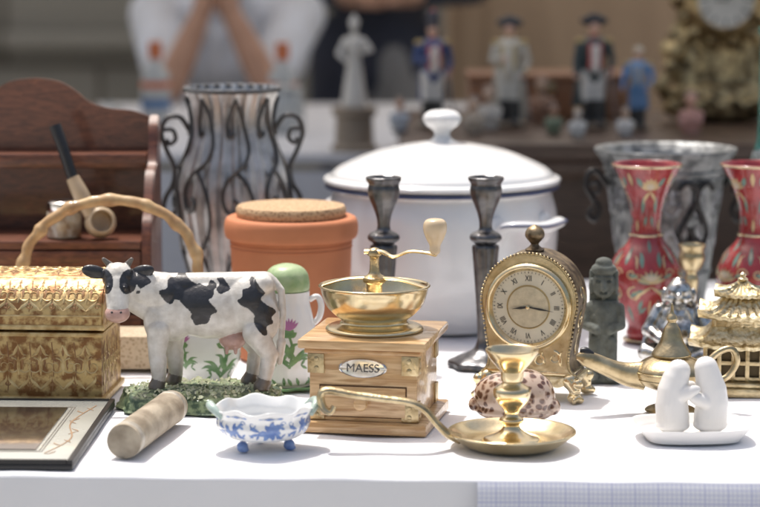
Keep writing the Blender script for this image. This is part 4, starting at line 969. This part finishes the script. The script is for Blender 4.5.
def buddha():
    g=(.62,.61,.58);k_=(.07,.068,.065)
    it=[E((0,0,.012),(.038,.028,.013),g),E((0,-.006,.036),(.026,.023,.024),g),E((0,.004,.055),(.024,.018,.018),g),E((0,-.004,.084),(.0155,.015,.0165),g),E((0,-.010,.078),(.013,.010,.009),g),
        E((-.0165,0,.080),(.004,.005,.010),g),E((.0165,0,.080),(.004,.005,.010),g),E((0,-.0185,.083),(.003,.004,.003),g),E((-.011,-.0125,.079),(.0045,.004,.004),g),E((.011,-.0125,.079),(.0045,.004,.004),g),C((-.006,-.0175,.0750),(.006,-.0175,.0750),.0016,.0016,k_),
        E((-.006,-.0165,.0875),(.003,.0016,.0010),k_),E((.006,-.0165,.0875),(.003,.0016,.0010),k_),E((0,-.029,.034),(.002,.0015,.002),k_),
        E((0,-.002,.098),(.008,.008,.005),g)]
    for s in (-1,1):
        it+=[C((s*.022,.002,.062),(s*.034,-.006,.040),.0095,.0085,g),C((s*.034,-.006,.040),(s*.020,-.024,.032),.008,.006,g),E((s*.017,-.027,.030),(.006,.005,.005),g),
             C((s*.016,0,.016),(s*.036,-.014,.014),.013,.011,g),C((s*.036,-.014,.014),(s*.006,-.030,.009),.011,.007,g),C((s*.010,-.013,.066),(s*.026,-.016,.03),.003,.003,g)]
        for k in range(4):
            it.append(C((s*(.027+.003*k),.004-.004*k,.058-.006*k),(s*(.037+.002*k),-.006-.004*k,.028-.005*k),.0022,.0022,g if k%2 else k_))
            it.append(C((s*(.014+.006*k),-.024+.003*k,.020-.001*k),(s*(.010+.008*k),-.032+.004*k,.006),.0020,.0020,k_ if k%2 else g))
    m=mat('silver_cast',(.84,.83,.81),.20,1,attr=True,var=.30,vscale=110,bump=.25,bscale=200,thr=(.40,.55))
    o=blob('laughing_buddha_statuette',it,.0009,m,2); o.location=(.366,2.905,0); o.rotation_euler=(0,0,R(-8)); o.scale=(1.05,1.05,1.05)
buddha()

def lamp():
    LM=mat('lamp_metal',(.64,.52,.32),.3,1,col2=(.30,.225,.12),vscale=45,bump=.3,bscale=160)
    ps=[lathe('lamp_body',[(0,.001),(.026,.001),(.027,.004),(.020,.007),(.010,.012),(.009,.018),(.016,.024),(.034,.032),(.0405,.042),(.0395,.050),(.030,.058),(.021,.062),(.0195,.064),(0,.065)],LM,seg=64,sm=4),
        lathe('lid',[(.0215,.0635),(.022,.0655),(.0185,.071),(.013,.080),(.0095,.092),(.006,.098),(.0045,.101),(.006,.104),(.0045,.108),(.002,.112),(.0012,.120),(0,.122)],LM,seg=40,sm=4),
        tube('spout',[(-.030,0,.041),(-.048,-.001,.043),(-.066,-.002,.049),(-.084,-.003,.057),(-.098,-.004,.0625),(-.106,-.004,.063)],[.0165,.0135,.0105,.0095,.0085,.003],LM,seg=18,flat=.8,up=(0,1,0)),
        tube('wick_slot',[(-.088,-.004,.0655),(-.096,-.004,.0695),(-.102,-.004,.0705)],[.0035,.005,.003],BLACK,seg=12),
        tube('handle',[(.036,0,.050),(.052,0,.066),(.067,0,.070),(.073,0,.056),(.064,0,.040),(.050,0,.034),(.037,0,.038)],[.004,.0038,.0038,.004,.0038,.0038,.0042],LM,seg=10)]
    for z,r in ((.046,.0408),(.0385,.0392)): ps.append(ringtube('engraved_band',z,r,.0009,LM))
    group('brass_oil_lamp',(.322,2.612,0),ps,3)
lamp()

def shakers():
    def sq(r,z,th):
        c_,s_=cos(th),sin(th); q=(abs(c_)**5+abs(s_)**5)**-.2; return r*(1+.75*(q-1)),z
    ps=[lathe('tray',[(0,.002),(.044,.002),(.049,.0035),(.055,.010),(.0605,.0155),(.0615,.017),(.0595,.0172),(.053,.010),(.045,.0062),(0,.006)],MATTEW,seg=96,sm=4,rfn=sq,sy=.80)]
    for s in (-1,1):
        q=.003 if s>0 else 0
        # bullet-shaped body leaning into its partner, head nodding over the shoulder
        it=[E((s*.0200,0,.013),(.0185,.0165,.0075))]+chain([(s*.0200,0,.020),(s*.0215,0,.036),(s*.0205,0,.050),(s*.0175,0,.062),(s*.0145,0,.0705+q)],[.0175,.0172,.0160,.0142,.0125],(.8,.8,.8))
        # short mitten arm flattened round the partner's back
        it+=[E((s*.0075,-.0125,.045-.004*s),(.0155,.0055,.0072),(.8,.8,.8),(0,s*22,0)),E((s*.0075,.0125,.045-.004*s),(.0155,.0055,.0072),(.8,.8,.8),(0,s*22,0))]
        o=blob('hugging_shaker',it,.0011,MATTEW,10); xform(o,(0,0,.002)); ps.append(o)
        for k in (-1,0,1):
            h=lathe('pour_hole',[(.0008,0),(.0008,.0003),(0,.0004)],BLACK,seg=10,sm=1); xform(h,(s*.0145+k*.003,-.0010,.0846+q-.0004*abs(k))); ps.append(h)
    group('hugging_salt_pepper_set',(.327,2.472,0),ps,4)
shakers()

def pagoda():
    ps=[]; DR=mat('dark_recess',(.12,.085,.04),.6,.5)
    def roof(z,w,h,lift,top):
        n=16;V=[];F=[];rows=6
        for j in range(rows+1):
            t=j/rows; ww=w+(top-w)*t**.7
            for side in range(4):
                for i in range(n):
                    a=i/n*2-1; x,y={0:(a*ww,-ww),1:(ww,a*ww),2:(-a*ww,ww),3:(-ww,-a*ww)}[side]
                    V.append((x,y*.8,z+h*t**1.4+lift*(1-t)**2*abs(a)**3+.0007*(1 if i%2 else -1)))
        m_=4*n
        for j in range(rows):
            for i in range(m_):
                k=(i+1)%m_; F.append((j*m_+i,j*m_+k,(j+1)*m_+k,(j+1)*m_+i))
        b=len(V)
        for side in range(4):
            for i in range(n):
                v=V[side*n+i]; V.append((v[0]*.985,v[1]*.985,v[2]-.004))
        for i in range(m_):
            k=(i+1)%m_; F.append((i,k,b+k,b+i))
        F.append(tuple(b+i for i in range(m_))); F.append(tuple(rows*m_+i for i in range(m_)))
        ps.append(mk('roof',V,F,BRASSO,ang=25))
    def storey(z,w,h,n):
        ps.append(box('core',(w*2-.008,(w*2-.008)*.8,h),(0,0,z+h/2),DR,.0005))
        for i in range(n+1):
            x=-w+2*w*i/n
            for s in (-1,1):
                ps.append(box('column',(.005,.004,h),(x,s*w*.8,z+h/2),BRASSD,.001)); ps.append(box('column',(.004,.005,h),(s*w,x*.8,z+h/2),BRASSD,.001))
        for zz in (z+.003,z+h*.5,z+h-.003):
            for s in (-1,1):
                ps.append(box('rail',(2*w+.003,.0032,.0045),(0,s*w*.8,zz),BRASSD,.0006)); ps.append(box('rail',(.0032,1.6*w+.003,.0045),(s*w,0,zz),BRASSD,.0006))
    ps+= [box('plinth',(.116,.098,.010),(0,0,.0055),BRASSD,.002),box('step',(.104,.088,.006),(0,0,.0135),BRASSD,.002)]
    storey(.0165,.040,.042,5); roof(.0585,.060,.020,.010,.034)
    storey(.077,.031,.014,4); roof(.091,.050,.020,.010,.020)
    storey(.109,.018,.006,3); roof(.115,.032,.014,.007,.004)
    ps.append(lathe('finial',[(.005,.128),(.006,.131),(.003,.133),(.004,.136),(0,.139)],BRASS,seg=20))
    group('brass_pagoda_model',(.418,2.735,0),ps,-10)
pagoda()
o=lathe('brass_candlestick',[(0,.001),(.030,.001),(.030,.006),(.014,.012),(.008,.03),(.011,.05),(.007,.07),(.009,.09),(.007,.10),(.012,.106),(.0165,.118),(.0150,.128),(.0175,.135),(.016,.136),(.012,.126),(0,.12)],BRASSD,seg=40,sm=4); o.location=(.392,2.99,0)
TEAL=mat('teal_glass',(.06,.30,.25),.08,trans=.55,coat=.5)
o=lathe('green_glass_bottle',[(0,.002),(.026,.002),(.03,.01),(.03,.16),(.027,.19),(.014,.23),(.012,.30),(.012,.375),(.014,.378),(.014,.39),(0,.39)],TEAL,seg=40,sm=3); o.location=(.553,3.42,0)
o=lathe('cut_glass_vase',[(0,.002),(.03,.002),(.03,.01),(.022,.03),(.03,.12),(.040,.20),(.043,.225),(.040,.225),(.028,.15),(0,.06)],GLASS,seg=72,sm=3,ribs=(18,.0012)); o.location=(.545,3.22,0)

# ============================================================ LIGHT, SKY, CAMERA
S=Vector((-.20,.26,.94)).normalized()
el=math.asin(S.z); az=math.atan2(S.x,S.y)
w=bpy.data.worlds.new('World'); sc.world=w; w.use_nodes=True; nt=w.node_tree
sky=nt.nodes.new('ShaderNodeTexSky'); sky.sky_type='NISHITA'; sky.sun_disc=False; sky.sun_elevation=el; sky.sun_rotation=az; sky.dust_density=7; sky.air_density=1.3; sky.ozone_density=.7
bg=nt.nodes['Background']; nt.links.new(sky.outputs[0],bg.inputs[0]); bg.inputs[1].default_value=.15
ld=bpy.data.lights.new('sun','SUN'); ld.energy=3.4; ld.angle=R(1.5); ld.color=(1,.98,.955)
lo=bpy.data.objects.new('sun',ld); sc.collection.objects.link(lo); lo.rotation_euler=S.to_track_quat('Z','Y').to_euler()
cam=bpy.data.cameras.new('camera'); co=bpy.data.objects.new('camera',cam); sc.collection.objects.link(co)
co.location=(0,0,.54); co.rotation_euler=(R(90-7.91),0,0)
cam.lens=113.7; cam.sensor_width=36; cam.clip_start=.05; cam.clip_end=400
cam.dof.use_dof=True; cam.dof.focus_distance=2.62; cam.dof.aperture_fstop=4.0
sc.camera=co
sc.view_settings.view_transform='Standard'; sc.view_settings.look='None'; sc.view_settings.exposure=0
